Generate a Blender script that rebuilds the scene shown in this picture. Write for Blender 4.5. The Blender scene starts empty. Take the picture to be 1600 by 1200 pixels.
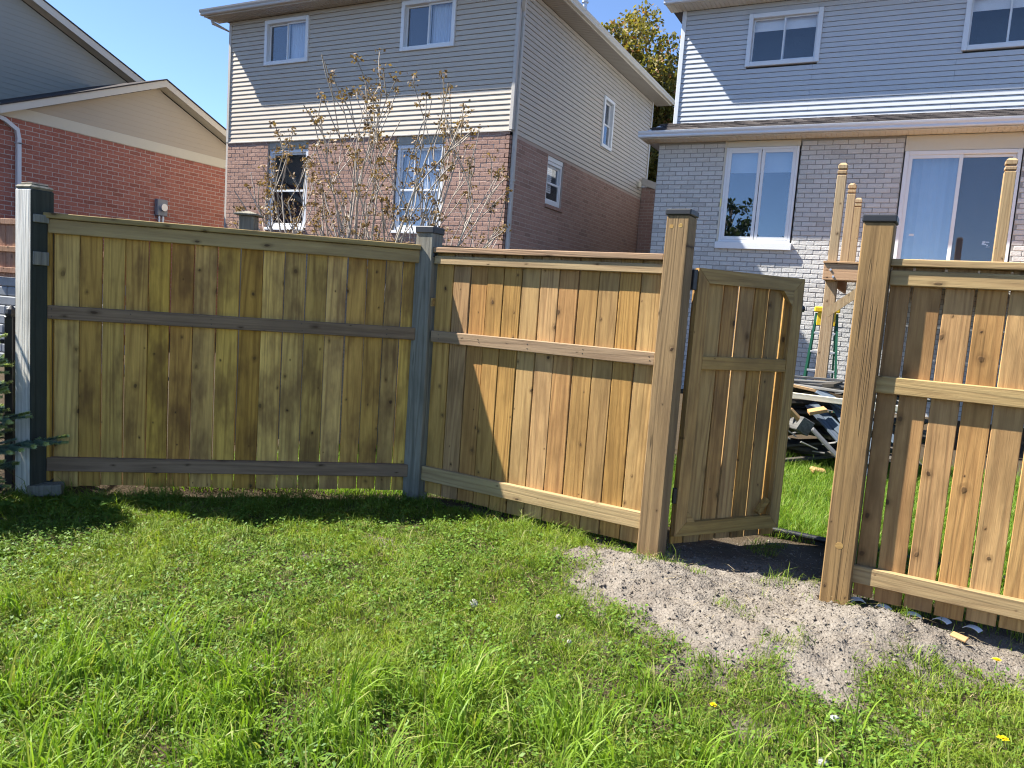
import bpy, math, random
import numpy as np
from mathutils import Vector, Matrix, Quaternion

random.seed(7)
rng = np.random.default_rng(7)
S = bpy.context.scene
COL = S.collection
R = math.radians

# ------------------------------------------------------------------ camera
CAM_H = 1.5
YAW, PITCH, ROLL, FPX = 0.46664, 0.10616, 0.07103, 1178.0
cam_d = bpy.data.cameras.new('camera')
cam_d.sensor_width = 36.0
cam_d.lens = FPX / 1600 * 36.0
cam_d.clip_start = 0.05
cam_d.clip_end = 3000
cam = bpy.data.objects.new('camera', cam_d)
COL.objects.link(cam)
_f = Vector((-math.sin(YAW) * math.cos(PITCH), math.cos(YAW) * math.cos(PITCH), -math.sin(PITCH)))
_r0 = Vector((math.cos(YAW), math.sin(YAW), 0))
_u0 = _r0.cross(_f)
_r = _r0 * math.cos(ROLL) + _u0 * math.sin(ROLL)
_u = -_r0 * math.sin(ROLL) + _u0 * math.cos(ROLL)
_m = Matrix((_r, _u, -_f)).transposed().to_4x4()
_m.translation = (0, 0, CAM_H)
cam.matrix_world = _m
S.camera = cam

# ------------------------------------------------------------------ sky, sun, exposure
SUN_AZ, SUN_EL = R(-162.0), R(51.0)
sun_vec = Vector((math.cos(SUN_AZ) * math.cos(SUN_EL), math.sin(SUN_AZ) * math.cos(SUN_EL), math.sin(SUN_EL)))
world = bpy.data.worlds.new('World')
S.world = world
world.use_nodes = True
wn = world.node_tree
wn.nodes.clear()
w_out = wn.nodes.new('ShaderNodeOutputWorld')
w_bg = wn.nodes.new('ShaderNodeBackground')
w_sky = wn.nodes.new('ShaderNodeTexSky')
w_sky.sky_type = 'NISHITA'
w_sky.sun_disc = False
w_sky.sun_elevation = SUN_EL
w_sky.sun_rotation = math.atan2(sun_vec.x, sun_vec.y)
w_sky.altitude = 1800.0
w_sky.air_density = 0.65
w_sky.dust_density = 0.0
w_sky.ozone_density = 3.2
w_bg.inputs['Strength'].default_value = 0.096
wn.links.new(w_sky.outputs[0], w_bg.inputs['Color'])
wn.links.new(w_bg.outputs[0], w_out.inputs['Surface'])
sun_d = bpy.data.lights.new('sun', 'SUN')
sun_d.energy = 5.0
sun_d.angle = R(0.53)
sun_d.color = (1.0, 0.95, 0.86)
sun = bpy.data.objects.new('sun', sun_d)
COL.objects.link(sun)
sun.rotation_euler = sun_vec.to_track_quat('Z', 'Y').to_euler()
sun.location = sun_vec * 40
S.view_settings.view_transform = 'Standard'
S.view_settings.look = 'None'
S.view_settings.exposure = 1.8
S.view_settings.gamma = 1.0
S.render.engine = 'CYCLES'
S.cycles.use_denoising = True
S.cycles.filter_width = 1.15
S.cycles.max_bounces = 5
S.cycles.diffuse_bounces = 3
S.cycles.glossy_bounces = 3
S.cycles.transmission_bounces = 3
S.cycles.use_adaptive_sampling = True
S.cycles.adaptive_threshold = 0.02
S.cycles.transparent_max_bounces = 12
S.cycles.sample_clamp_indirect = 6.0


def project(p):
    d = Vector(p) - Vector((0, 0, CAM_H))
    z = d.dot(_f)
    if z < 0.05:
        return (-9e3, -9e3, z)
    return (800 + FPX * d.dot(_r) / z, 600 - FPX * d.dot(_u) / z, z)


def project_np(P):
    D = P - np.array([0, 0, CAM_H])
    z = D @ np.array(_f)
    zz = np.maximum(z, 0.05)
    return 800 + FPX * (D @ np.array(_r)) / zz, 600 - FPX * (D @ np.array(_u)) / zz, z


# ------------------------------------------------------------------ material helpers
class NT:
    def __init__(self, name, rough=0.7, spec=0.3):
        self.m = bpy.data.materials.new(name)
        self.m.use_nodes = True
        self.t = self.m.node_tree
        self.b = self.t.nodes['Principled BSDF']
        self.out = self.t.nodes['Material Output']
        self.b.inputs['Roughness'].default_value = rough
        self.b.inputs['Specular IOR Level'].default_value = spec

    def n(self, typ, **kw):
        nd = self.t.nodes.new(typ)
        for k, v in kw.items():
            if k.startswith('_'):
                setattr(nd, k[1:], v)
            else:
                self.set(nd.inputs[k.replace('__', ' ')], v)
        return nd

    def set(self, sock, v):
        if isinstance(v, bpy.types.NodeSocket):
            self.t.links.new(v, sock)
        else:
            sock.default_value = v

    def math(self, op, a, b=0.0, c=0.0, clamp=False):
        nd = self.t.nodes.new('ShaderNodeMath')
        nd.operation = op
        nd.use_clamp = clamp
        for i, v in enumerate((a, b, c)):
            self.set(nd.inputs[i], v)
        return nd.outputs[0]

    def vmath(self, op, a, b=(0, 0, 0)):
        nd = self.t.nodes.new('ShaderNodeVectorMath')
        nd.operation = op
        self.set(nd.inputs[0], a)
        self.set(nd.inputs[1], b)
        return nd.outputs[0]

    def mix(self, fac, a, b, mode='MIX'):
        nd = self.t.nodes.new('ShaderNodeMix')
        nd.data_type = 'RGBA'
        nd.blend_type = mode
        self.set(nd.inputs[0], fac)
        self.set(nd.inputs[6], c4(a))
        self.set(nd.inputs[7], c4(b))
        return nd.outputs[2]

    def noise(self, vec, scale, detail=3.0, rough=0.5):
        nd = self.n('ShaderNodeTexNoise', Scale=scale, Detail=detail, Roughness=rough)
        if vec is not None:
            self.set(nd.inputs['Vector'], vec)
        return nd.outputs['Fac']

    def ramp(self, fac, lo, hi, smooth=True):
        nd = self.t.nodes.new('ShaderNodeMapRange')
        nd.interpolation_type = 'SMOOTHSTEP' if smooth else 'LINEAR'
        self.set(nd.inputs['Value'], fac)
        nd.inputs['From Min'].default_value = lo
        nd.inputs['From Max'].default_value = hi
        return nd.outputs[0]

    def coord(self, which='Object'):
        return self.n('ShaderNodeTexCoord').outputs[which]

    def rand(self):
        o = self.n('ShaderNodeObjectInfo').outputs['Random']
        g = self.n('ShaderNodeNewGeometry').outputs['Random Per Island']
        return self.math('FRACT', self.math('ADD', o, g))

    def bump(self, h, strength=0.3, dist=0.01):
        nd = self.n('ShaderNodeBump', Strength=strength, Distance=dist)
        self.set(nd.inputs['Height'], h)
        self.t.links.new(nd.outputs[0], self.b.inputs['Normal'])

    def color(self, c):
        self.set(self.b.inputs['Base Color'], c4(c))
        return self


def c4(c):
    if isinstance(c, (tuple, list)) and len(c) == 3:
        return (*c, 1.0)
    return c


def plain(name, c, rough=0.6, spec=0.3, var=0.08, scale=9.0, metal=0.0):
    """paint, plastic or metal with slight mottling and grime"""
    m = NT(name, rough, spec)
    co = m.coord()
    n = m.noise(co, scale, 4, 0.6)
    n2 = m.noise(co, scale * 0.21, 2, 0.5)
    f = m.math('MULTIPLY_ADD', m.math('ADD', n, n2), var, 1.0 - var)
    m.color(m.mix(1.0, c, m.n('ShaderNodeCombineColor', Red=f, Green=f, Blue=f).outputs[0], 'MULTIPLY'))
    m.set(m.b.inputs['Metallic'], metal)
    m.bump(n, 0.08, 0.003)
    return m.m


def wood(name, dark, light, stain, axis='z', stain_amt=0.5, vary=0.35, knots=True, rough=0.75, grain=1.0, cracks=0.0, two_tone=0.0):
    m = NT(name, rough, 0.2)
    rnd = m.rand()
    off = m.n('ShaderNodeCombineXYZ', X=m.math('MULTIPLY', rnd, 37.0), Y=m.math('MULTIPLY', rnd, 11.0), Z=m.math('MULTIPLY', rnd, 53.0)).outputs[0]
    v = m.vmath('ADD', m.coord(), off)
    ax = {'z': (1, 1, 0.045), 'x': (0.045, 1, 1)}[axis]
    streak = m.noise(m.vmath('MULTIPLY', v, tuple(48 * a for a in ax)), 1.0, 5, 0.6)
    fine = m.noise(m.vmath('MULTIPLY', v, tuple(190 * a for a in ax)), 1.0, 2, 0.5)
    warp = m.noise(m.vmath('MULTIPLY', v, tuple(7.0 * a for a in ax)), 1.0, 2, 0.4)
    ring = m.math('MULTIPLY_ADD', m.math('SINE', m.math('MULTIPLY', warp, 70.0)), 0.5, 0.5)
    ring = m.math('POWER', ring, 2.0)
    g = m.math('ADD', m.math('MULTIPLY', streak, 0.62), m.math('MULTIPLY', ring, 0.20 * grain))
    g = m.math('ADD', g, m.math('MULTIPLY', fine, 0.30))
    g = m.ramp(g, 0.30, 0.98, False)
    col = m.mix(g, light, dark)
    blot = m.ramp(m.noise(m.vmath('MULTIPLY', v, (5.5, 5.5, 2.2) if axis == 'z' else (2.2, 5.5, 5.5)), 1.0, 4, 0.6), 0.42, 0.72)
    col = m.mix(m.math('MULTIPLY', blot, stain_amt), col, stain)
    if two_tone:
        col = m.mix(m.math('MULTIPLY', m.ramp(m.math('FRACT', m.math('MULTIPLY', rnd, 5.3)), 0.38, 0.62), two_tone), col, m.mix(1.0, col, (0.74, 0.62, 0.50), 'MULTIPLY'))
    val = m.math('MULTIPLY_ADD', rnd, vary, 1.0 - 0.5 * vary)
    col = m.mix(1.0, col, m.n('ShaderNodeCombineColor', Red=val, Green=val, Blue=val).outputs[0], 'MULTIPLY')
    hs = m.n('ShaderNodeHueSaturation', Saturation=m.math('MULTIPLY_ADD', m.math('FRACT', m.math('MULTIPLY', rnd, 7.31)), 0.14, 0.92), Color=col)
    m.set(hs.inputs['Hue'], m.math('MULTIPLY_ADD', m.math('FRACT', m.math('MULTIPLY', rnd, 13.7)), 0.010, 0.495))
    col = hs.outputs[0]
    if knots:
        sv = m.n('ShaderNodeSeparateXYZ', Vector=v)
        kx, kz = (6.0, 4.4) if axis == 'z' else (3.6, 8.5)
        kv = m.n('ShaderNodeCombineXYZ', X=m.math('MULTIPLY', sv.outputs[0], kx), Y=m.math('MULTIPLY', sv.outputs[2], kz)).outputs[0]
        wv = m.n('ShaderNodeTexNoise', Scale=26.0, Detail=2.0, Vector=v).outputs['Color']
        kv = m.vmath('ADD', kv, m.vmath('MULTIPLY', m.vmath('SUBTRACT', wv, (0.5, 0.5, 0.5)), (0.10, 0.10, 0.0)))
        vo = m.n('ShaderNodeTexVoronoi', _voronoi_dimensions='2D', Scale=1.0, Vector=kv)
        sep = m.n('ShaderNodeSeparateColor', Color=vo.outputs['Color'])
        has = m.math('GREATER_THAN', sep.outputs[0], 0.4)
        size = m.math('MULTIPLY_ADD', m.math('MULTIPLY', sep.outputs[1], sep.outputs[1]), 0.085, 0.022)
        d = vo.outputs['Distance']
        core = m.math('MULTIPLY', m.math('SUBTRACT', 1.0, m.ramp(m.math('DIVIDE', d, size), 0.55, 1.0)), has)
        halo = m.math('MULTIPLY', m.math('SUBTRACT', 1.0, m.ramp(m.math('DIVIDE', d, size), 0.9, 2.6)), has)
        col = m.mix(m.math('MULTIPLY', halo, 0.42), col, tuple(0.55 * x for x in dark))
        col = m.mix(m.math('MULTIPLY', core, m.math('MULTIPLY_ADD', sep.outputs[2], 0.5, 0.45)), col, (0.055, 0.03, 0.015))
        g = m.math('ADD', g, m.math('MULTIPLY', core, -0.6))
    if cracks:
        cn = m.noise(m.vmath('MULTIPLY', v, tuple((11.0 if a == 1 else 0.16) for a in ax)), 1.0, 2, 0.5)
        cl = m.math('SUBTRACT', 1.0, m.ramp(m.math('ABSOLUTE', m.math('SUBTRACT', cn, 0.47)), 0.0015, 0.006))
        cl = m.math('MULTIPLY', cl, m.ramp(m.noise(v, 2.3, 2, 0.5), 0.42, 0.55))
        col = m.mix(m.math('MULTIPLY', cl, cracks), col, tuple(0.25 * x for x in dark))
        g = m.math('ADD', g, m.math('MULTIPLY', cl, 1.2))
    m.color(col)
    m.bump(m.math('MULTIPLY', g, -1.0), 0.5, 0.004)
    return m.m


def brick_mat(name, c1, c2, c3, rough_relief=0.5):
    m = NT(name, 0.9, 0.15)
    rnd = m.rand()
    v = m.vmath('ADD', m.coord(), m.n('ShaderNodeCombineXYZ', X=m.math('MULTIPLY', rnd, 71.0), Z=m.math('MULTIPLY', rnd, 33.0)).outputs[0])
    n = m.noise(v, 22, 4, 0.65)
    n2 = m.noise(v, 130, 2, 0.6)
    col = m.mix(rnd, c1, c2)
    col = m.mix(m.ramp(n, 0.45, 0.75), col, c3)
    odd = m.math('GREATER_THAN', m.math('FRACT', m.math('MULTIPLY', rnd, 17.3)), 0.93)
    col = m.mix(m.math('MULTIPLY', odd, 0.35), col, tuple(0.5 * x for x in c1))
    f = m.math('MULTIPLY_ADD', n2, 0.4, 0.8)
    col = m.mix(1.0, col, m.n('ShaderNodeCombineColor', Red=f, Green=f, Blue=f).outputs[0], 'MULTIPLY')
    m.color(col)
    m.bump(m.math('ADD', n, m.math('MULTIPLY', n2, 0.4)), rough_relief, 0.012)
    return m.m


def glass_mat(name, tint=(0.75, 0.8, 0.82), ior=2.1, rough=0.0):
    m = NT(name)
    t = m.t
    t.nodes.remove(m.b)
    tr = m.n('ShaderNodeBsdfTransparent', Color=c4(tint))
    gl = m.n('ShaderNodeBsdfGlossy', Roughness=rough, Color=c4((0.95, 0.97, 1.0)))
    # slightly wavy float glass
    bp = m.n('ShaderNodeBump', Strength=0.012, Distance=0.02)
    m.set(bp.inputs['Height'], m.noise(m.coord(), 4.0, 1, 0.4))
    t.links.new(bp.outputs[0], gl.inputs['Normal'])
    bf = m.n('ShaderNodeNewGeometry').outputs['Backfacing']
    fr = m.n('ShaderNodeFresnel', IOR=m.math('MULTIPLY_ADD', bf, 1.0 / ior - ior, ior))
    mx = m.n('ShaderNodeMixShader')
    t.links.new(fr.outputs[0], mx.inputs[0])
    t.links.new(tr.outputs[0], mx.inputs[1])
    t.links.new(gl.outputs[0], mx.inputs[2])
    t.links.new(mx.outputs[0], m.out.inputs['Surface'])
    return m.m


def leaf_mat(name, c1, c2, c3=None, trans=0.35, attr='rnd', rough=0.55):
    m = NT(name, rough, 0.25)
    a = m.n('ShaderNodeAttribute', _attribute_name=attr).outputs['Fac']
    col = m.mix(a, c1, c2)
    if c3:
        col = m.mix(m.ramp(m.math('FRACT', m.math('MULTIPLY', a, 9.7)), 0.86, 0.96), col, c3)
    m.color(col)
    tr = m.n('ShaderNodeBsdfTranslucent')
    m.set(tr.inputs['Color'], m.mix(1.0, col, (1.25, 1.3, 0.6, 1), 'MULTIPLY'))
    mx = m.n('ShaderNodeMixShader', Fac=trans)
    m.t.links.new(m.b.outputs[0], mx.inputs[1])
    m.t.links.new(tr.outputs[0], mx.inputs[2])
    m.t.links.new(mx.outputs[0], m.out.inputs['Surface'])
    return m.m


M = {}
M['left_board'] = wood('treated_olive_boards', (0.18, 0.085, 0.022), (0.68, 0.42, 0.105), (0.15, 0.075, 0.027), 'z', 0.8, 0.40, two_tone=0.8)
M['left_rail'] = wood('weathered_brown_rail', (0.085, 0.05, 0.028), (0.25, 0.16, 0.092), (0.12, 0.08, 0.05), 'x', 0.5, 0.2)
M['left_top'] = wood('olive_top_rail', (0.16, 0.10, 0.038), (0.40, 0.28, 0.11), (0.22, 0.15, 0.065), 'x', 0.5, 0.15)
M['tan_board'] = wood('treated_tan_boards', (0.15, 0.072, 0.025), (0.49, 0.29, 0.105), (0.21, 0.12, 0.042), 'z', 0.7, 0.28, two_tone=0.35)
M['tan_rail'] = wood('treated_tan_rails', (0.18, 0.105, 0.048), (0.40, 0.28, 0.135), (0.28, 0.20, 0.092), 'x', 0.4, 0.2)
M['pink_rail'] = wood('pinkish_rail', (0.14, 0.085, 0.052), (0.32, 0.22, 0.135), (0.21, 0.15, 0.10), 'x', 0.5, 0.15)
M['gate_board'] = wood('gate_boards', (0.13, 0.066, 0.022), (0.50, 0.31, 0.10), (0.17, 0.10, 0.04), 'z', 0.7, 0.30, two_tone=0.4)
M['gate_rail'] = wood('gate_rails', (0.14, 0.076, 0.028), (0.43, 0.275, 0.10), (0.18, 0.11, 0.048), 'x', 0.6, 0.15)
M['new_post'] = wood('treated_post', (0.11, 0.065, 0.028), (0.27, 0.17, 0.072), (0.14, 0.086, 0.042), 'z', 0.75, 0.1, grain=1.2, cracks=0.5)
M['old_post'] = wood('old_grey_green_post', (0.065, 0.06, 0.048), (0.27, 0.25, 0.205), (0.12, 0.12, 0.095), 'z', 0.7, 0.1, knots=False, rough=0.9, cracks=0.7)
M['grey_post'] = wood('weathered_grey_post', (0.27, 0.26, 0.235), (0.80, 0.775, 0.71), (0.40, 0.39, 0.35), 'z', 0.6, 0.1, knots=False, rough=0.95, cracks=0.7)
M['dark_post'] = wood('shaded_black_post', (0.018, 0.020, 0.016), (0.06, 0.062, 0.05), (0.03, 0.035, 0.028), 'z', 0.6, 0.1, knots=False, rough=0.95)  # shade of the unlit post faces put into colour, with dark weathering
M['deck_wood'] = wood('deck_timber', (0.22, 0.14, 0.072), (0.40, 0.29, 0.165), (0.29, 0.21, 0.115), 'z', 0.35, 0.12)
M['deck_joist'] = wood('deck_joist', (0.24, 0.12, 0.06), (0.46, 0.28, 0.15), (0.30, 0.19, 0.1), 'x', 0.4, 0.2)
M['far_fence'] = wood('brown_stained_boards', (0.20, 0.10, 0.06), (0.40, 0.23, 0.14), (0.22, 0.12, 0.08), 'z', 0.4, 0.3)
M['scrap_dark'] = wood('scrap_dark', (0.022, 0.020, 0.018), (0.085, 0.075, 0.062), (0.05, 0.045, 0.04), 'x', 0.4, 0.6, knots=False)
M['scrap_grey'] = wood('scrap_grey', (0.05, 0.05, 0.05), (0.19, 0.185, 0.175), (0.09, 0.09, 0.09), 'x', 0.5, 0.7, knots=False)
M['scrap_blue'] = wood('scrap_blue', (0.035, 0.05, 0.07), (0.11, 0.14, 0.18), (0.06, 0.075, 0.10), 'x', 0.4, 0.4, knots=False)
M['scrap_tan'] = wood('scrap_tan', (0.24, 0.125, 0.05), (0.44, 0.28, 0.13), (0.3, 0.19, 0.09), 'x', 0.3, 0.3, knots=False)
M['cap'] = plain('black_post_cap', (0.02, 0.021, 0.024), 0.45, 0.4)
M['black'] = plain('black_metal', (0.012, 0.012, 0.014), 0.4, 0.5)
M['white_trim'] = plain('white_vinyl', (0.66, 0.67, 0.68), 0.45, 0.4, 0.05)
M['cool_trim'] = plain('white_aluminium', (0.58, 0.61, 0.65), 0.4, 0.5, 0.05)
M['beige_trim'] = plain('beige_fascia', (0.58, 0.54, 0.46), 0.5, 0.4, 0.06)
M['tan_trim'] = plain('tan_aluminium', (0.44, 0.41, 0.37), 0.5, 0.4, 0.06)
M['cream'] = plain('cream_panel', (0.55, 0.51, 0.41), 0.55, 0.3, 0.07)
M['siding_beige'] = plain('beige_siding', (0.45, 0.40, 0.335), 0.55, 0.35, 0.07, 1.5)
M['siding_grey'] = plain('pale_grey_siding', (0.43, 0.45, 0.48), 0.55, 0.35, 0.07, 1.5)
M['siding_tan'] = plain('tan_siding', (0.40, 0.345, 0.27), 0.55, 0.35, 0.07, 1.5)
M['siding_upper'] = plain('grey_green_siding', (0.29, 0.285, 0.25), 0.55, 0.35, 0.07, 1.5)
M['soffit_tan'] = plain('tan_soffit', (0.36, 0.33, 0.29), 0.55, 0.3, 0.05)
M['soffit_white'] = plain('white_soffit', (0.56, 0.535, 0.47), 0.55, 0.3, 0.08)
M['brick_pink'] = brick_mat('pink_brown_brick', (0.335, 0.215, 0.17), (0.285, 0.175, 0.138), (0.38, 0.255, 0.205), 0.7)
M['brick_red'] = brick_mat('red_brick', (0.37, 0.14, 0.10), (0.30, 0.105, 0.078), (0.43, 0.19, 0.14), 0.35)
M['brick_white'] = brick_mat('whitewashed_brick', (0.53, 0.52, 0.495), (0.47, 0.46, 0.435), (0.57, 0.56, 0.535), 0.8)
M['mortar_pale'] = plain('pale_mortar', (0.44, 0.37, 0.33), 0.95, 0.1, 0.15, 40)
M['mortar_pink'] = plain('pink_mortar', (0.40, 0.325, 0.28), 0.95, 0.1, 0.15, 40)
M['mortar_grey'] = plain('grey_mortar', (0.265, 0.26, 0.245), 0.95, 0.1, 0.15, 40)
M['glass'] = glass_mat('window_glass', (0.95, 0.96, 0.97), 1.6)
M['glass_bright'] = glass_mat('coated_glass', (0.78, 0.82, 0.85), 2.1)
M['screen'] = plain('insect_screen', (0.05, 0.055, 0.065), 0.7, 0.2)
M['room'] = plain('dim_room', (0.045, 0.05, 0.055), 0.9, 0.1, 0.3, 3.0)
M['curtain'] = plain('pale_curtain', (0.50, 0.55, 0.62), 0.9, 0.1, 0.15, 6.0)
M['blind'] = plain('white_blind', (0.72, 0.74, 0.76), 0.8, 0.2)
M['green_paint'] = plain('green_fibreglass', (0.012, 0.10, 0.055), 0.5, 0.4)
M['yellow'] = plain('yellow_plastic', (0.72, 0.48, 0.02), 0.5, 0.4)
M['alu'] = plain('aluminium', (0.55, 0.56, 0.58), 0.4, 0.5, 0.08, 9, 0.6)
M['meter_grey'] = plain('grey_meter_box', (0.20, 0.21, 0.23), 0.5, 0.4)
M['stone_block'] = plain('grey_stone_block', (0.26, 0.27, 0.28), 0.95, 0.1, 0.3, 12)
M['tag'] = plain('small_tag', (0.75, 0.68, 0.30), 0.6, 0.2)


def shingle_mat():
    m = NT('dark_shingles', 0.95, 0.1)
    rnd = m.rand()
    co = m.coord()
    n = m.noise(co, 220, 2, 0.6)
    c = m.mix(rnd, (0.03, 0.027, 0.027), (0.065, 0.057, 0.056))
    c = m.mix(m.ramp(n, 0.4, 0.7), c, (0.10, 0.088, 0.085))
    m.color(c)
    m.bump(n, 0.6, 0.004)
    return m.m


M['shingle'] = shingle_mat()


def ground_mat():
    m = NT('soil_and_gravel', 0.95, 0.1)
    co = m.coord()
    a = m.n('ShaderNodeAttribute', _attribute_name='gravel').outputs['Fac']
    n1 = m.noise(co, 14, 6, 0.65)
    n2 = m.noise(co, 90, 4, 0.65)
    vo = m.n('ShaderNodeTexVoronoi', Scale=70.0, Vector=co)
    peb = m.n('ShaderNodeSeparateColor', Color=vo.outputs['Color']).outputs[0]
    soil = m.mix(n1, (0.028, 0.021, 0.013), (0.085, 0.064, 0.041))
    grav = m.mix(peb, (0.135, 0.118, 0.099), (0.212, 0.188, 0.160))
    grav = m.mix(m.math('MULTIPLY', m.ramp(m.noise(co, 3.4, 4, 0.6), 0.45, 0.68), 0.55), grav, (0.115, 0.094, 0.074))
    grav = m.mix(m.ramp(n1, 0.5, 0.8), grav, (0.13, 0.105, 0.082))
    grav = m.mix(m.math('MULTIPLY', m.ramp(n2, 0.35, 0.7), 0.5), grav, (0.245, 0.220, 0.190))
    m.color(m.mix(a, soil, grav))
    h = m.math('ADD', m.math('MULTIPLY', n2, 1.0), m.math('MULTIPLY', vo.outputs['Distance'], 0.5))
    m.bump(h, 0.9, 0.012)
    return m.m


M['ground'] = ground_mat()
M['pebble'] = NT('pebbles', 0.9, 0.15)
_p = M['pebble']
_a = _p.n('ShaderNodeAttribute', _attribute_name='rnd').outputs['Fac']
_p.color(_p.mix(_a, (0.085, 0.072, 0.058), (0.225, 0.196, 0.165)))
M['pebble'] = _p.m
M['grass'] = leaf_mat('grass_blades', (0.050, 0.118, 0.010), (0.215, 0.285, 0.031), (0.27, 0.25, 0.09), 0.34)
M['weed'] = leaf_mat('clover_leaves', (0.044, 0.112, 0.012), (0.15, 0.24, 0.032), None, 0.3)
M['tall_grass'] = leaf_mat('tall_grass_blades', (0.062, 0.148, 0.011), (0.205, 0.305, 0.031), (0.28, 0.30, 0.09), 0.36)
M['straw'] = leaf_mat('dry_straw', (0.26, 0.20, 0.11), (0.42, 0.34, 0.20), None, 0.2)
M['needle'] = leaf_mat('spruce_needles', (0.075, 0.14, 0.125), (0.24, 0.33, 0.285), None, 0.25)
M['needle_tip'] = leaf_mat('spruce_new_growth', (0.28, 0.36, 0.16), (0.46, 0.52, 0.26), None, 0.3)
M['bark'] = wood('bark', (0.05, 0.038, 0.03), (0.16, 0.13, 0.10), (0.09, 0.075, 0.06), 'z', 0.5, 0.1, knots=False, rough=0.95)
M['twig'] = wood('shrub_bark', (0.16, 0.135, 0.11), (0.42, 0.37, 0.31), (0.28, 0.245, 0.205), 'z', 0.5, 0.6, knots=False, rough=0.9)
M['dry_flower'] = leaf_mat('dried_flower_heads', (0.10, 0.06, 0.03), (0.29, 0.185, 0.085), None, 0.2)
M['leaf'] = leaf_mat('budding_leaves', (0.075, 0.085, 0.018), (0.24, 0.19, 0.045), (0.26, 0.12, 0.045), 0.35)
M['dark_leaf'] = leaf_mat('dark_leaves', (0.02, 0.035, 0.012), (0.07, 0.095, 0.025), None, 0.3)
M['petal'] = plain('dandelion_yellow', (0.85, 0.60, 0.01), 0.7, 0.1)
M['fluff'] = plain('dandelion_seed_fluff', (0.32, 0.31, 0.28), 0.9, 0.05)
M['stem'] = plain('flower_stem', (0.16, 0.24, 0.06), 0.7, 0.2)


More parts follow.
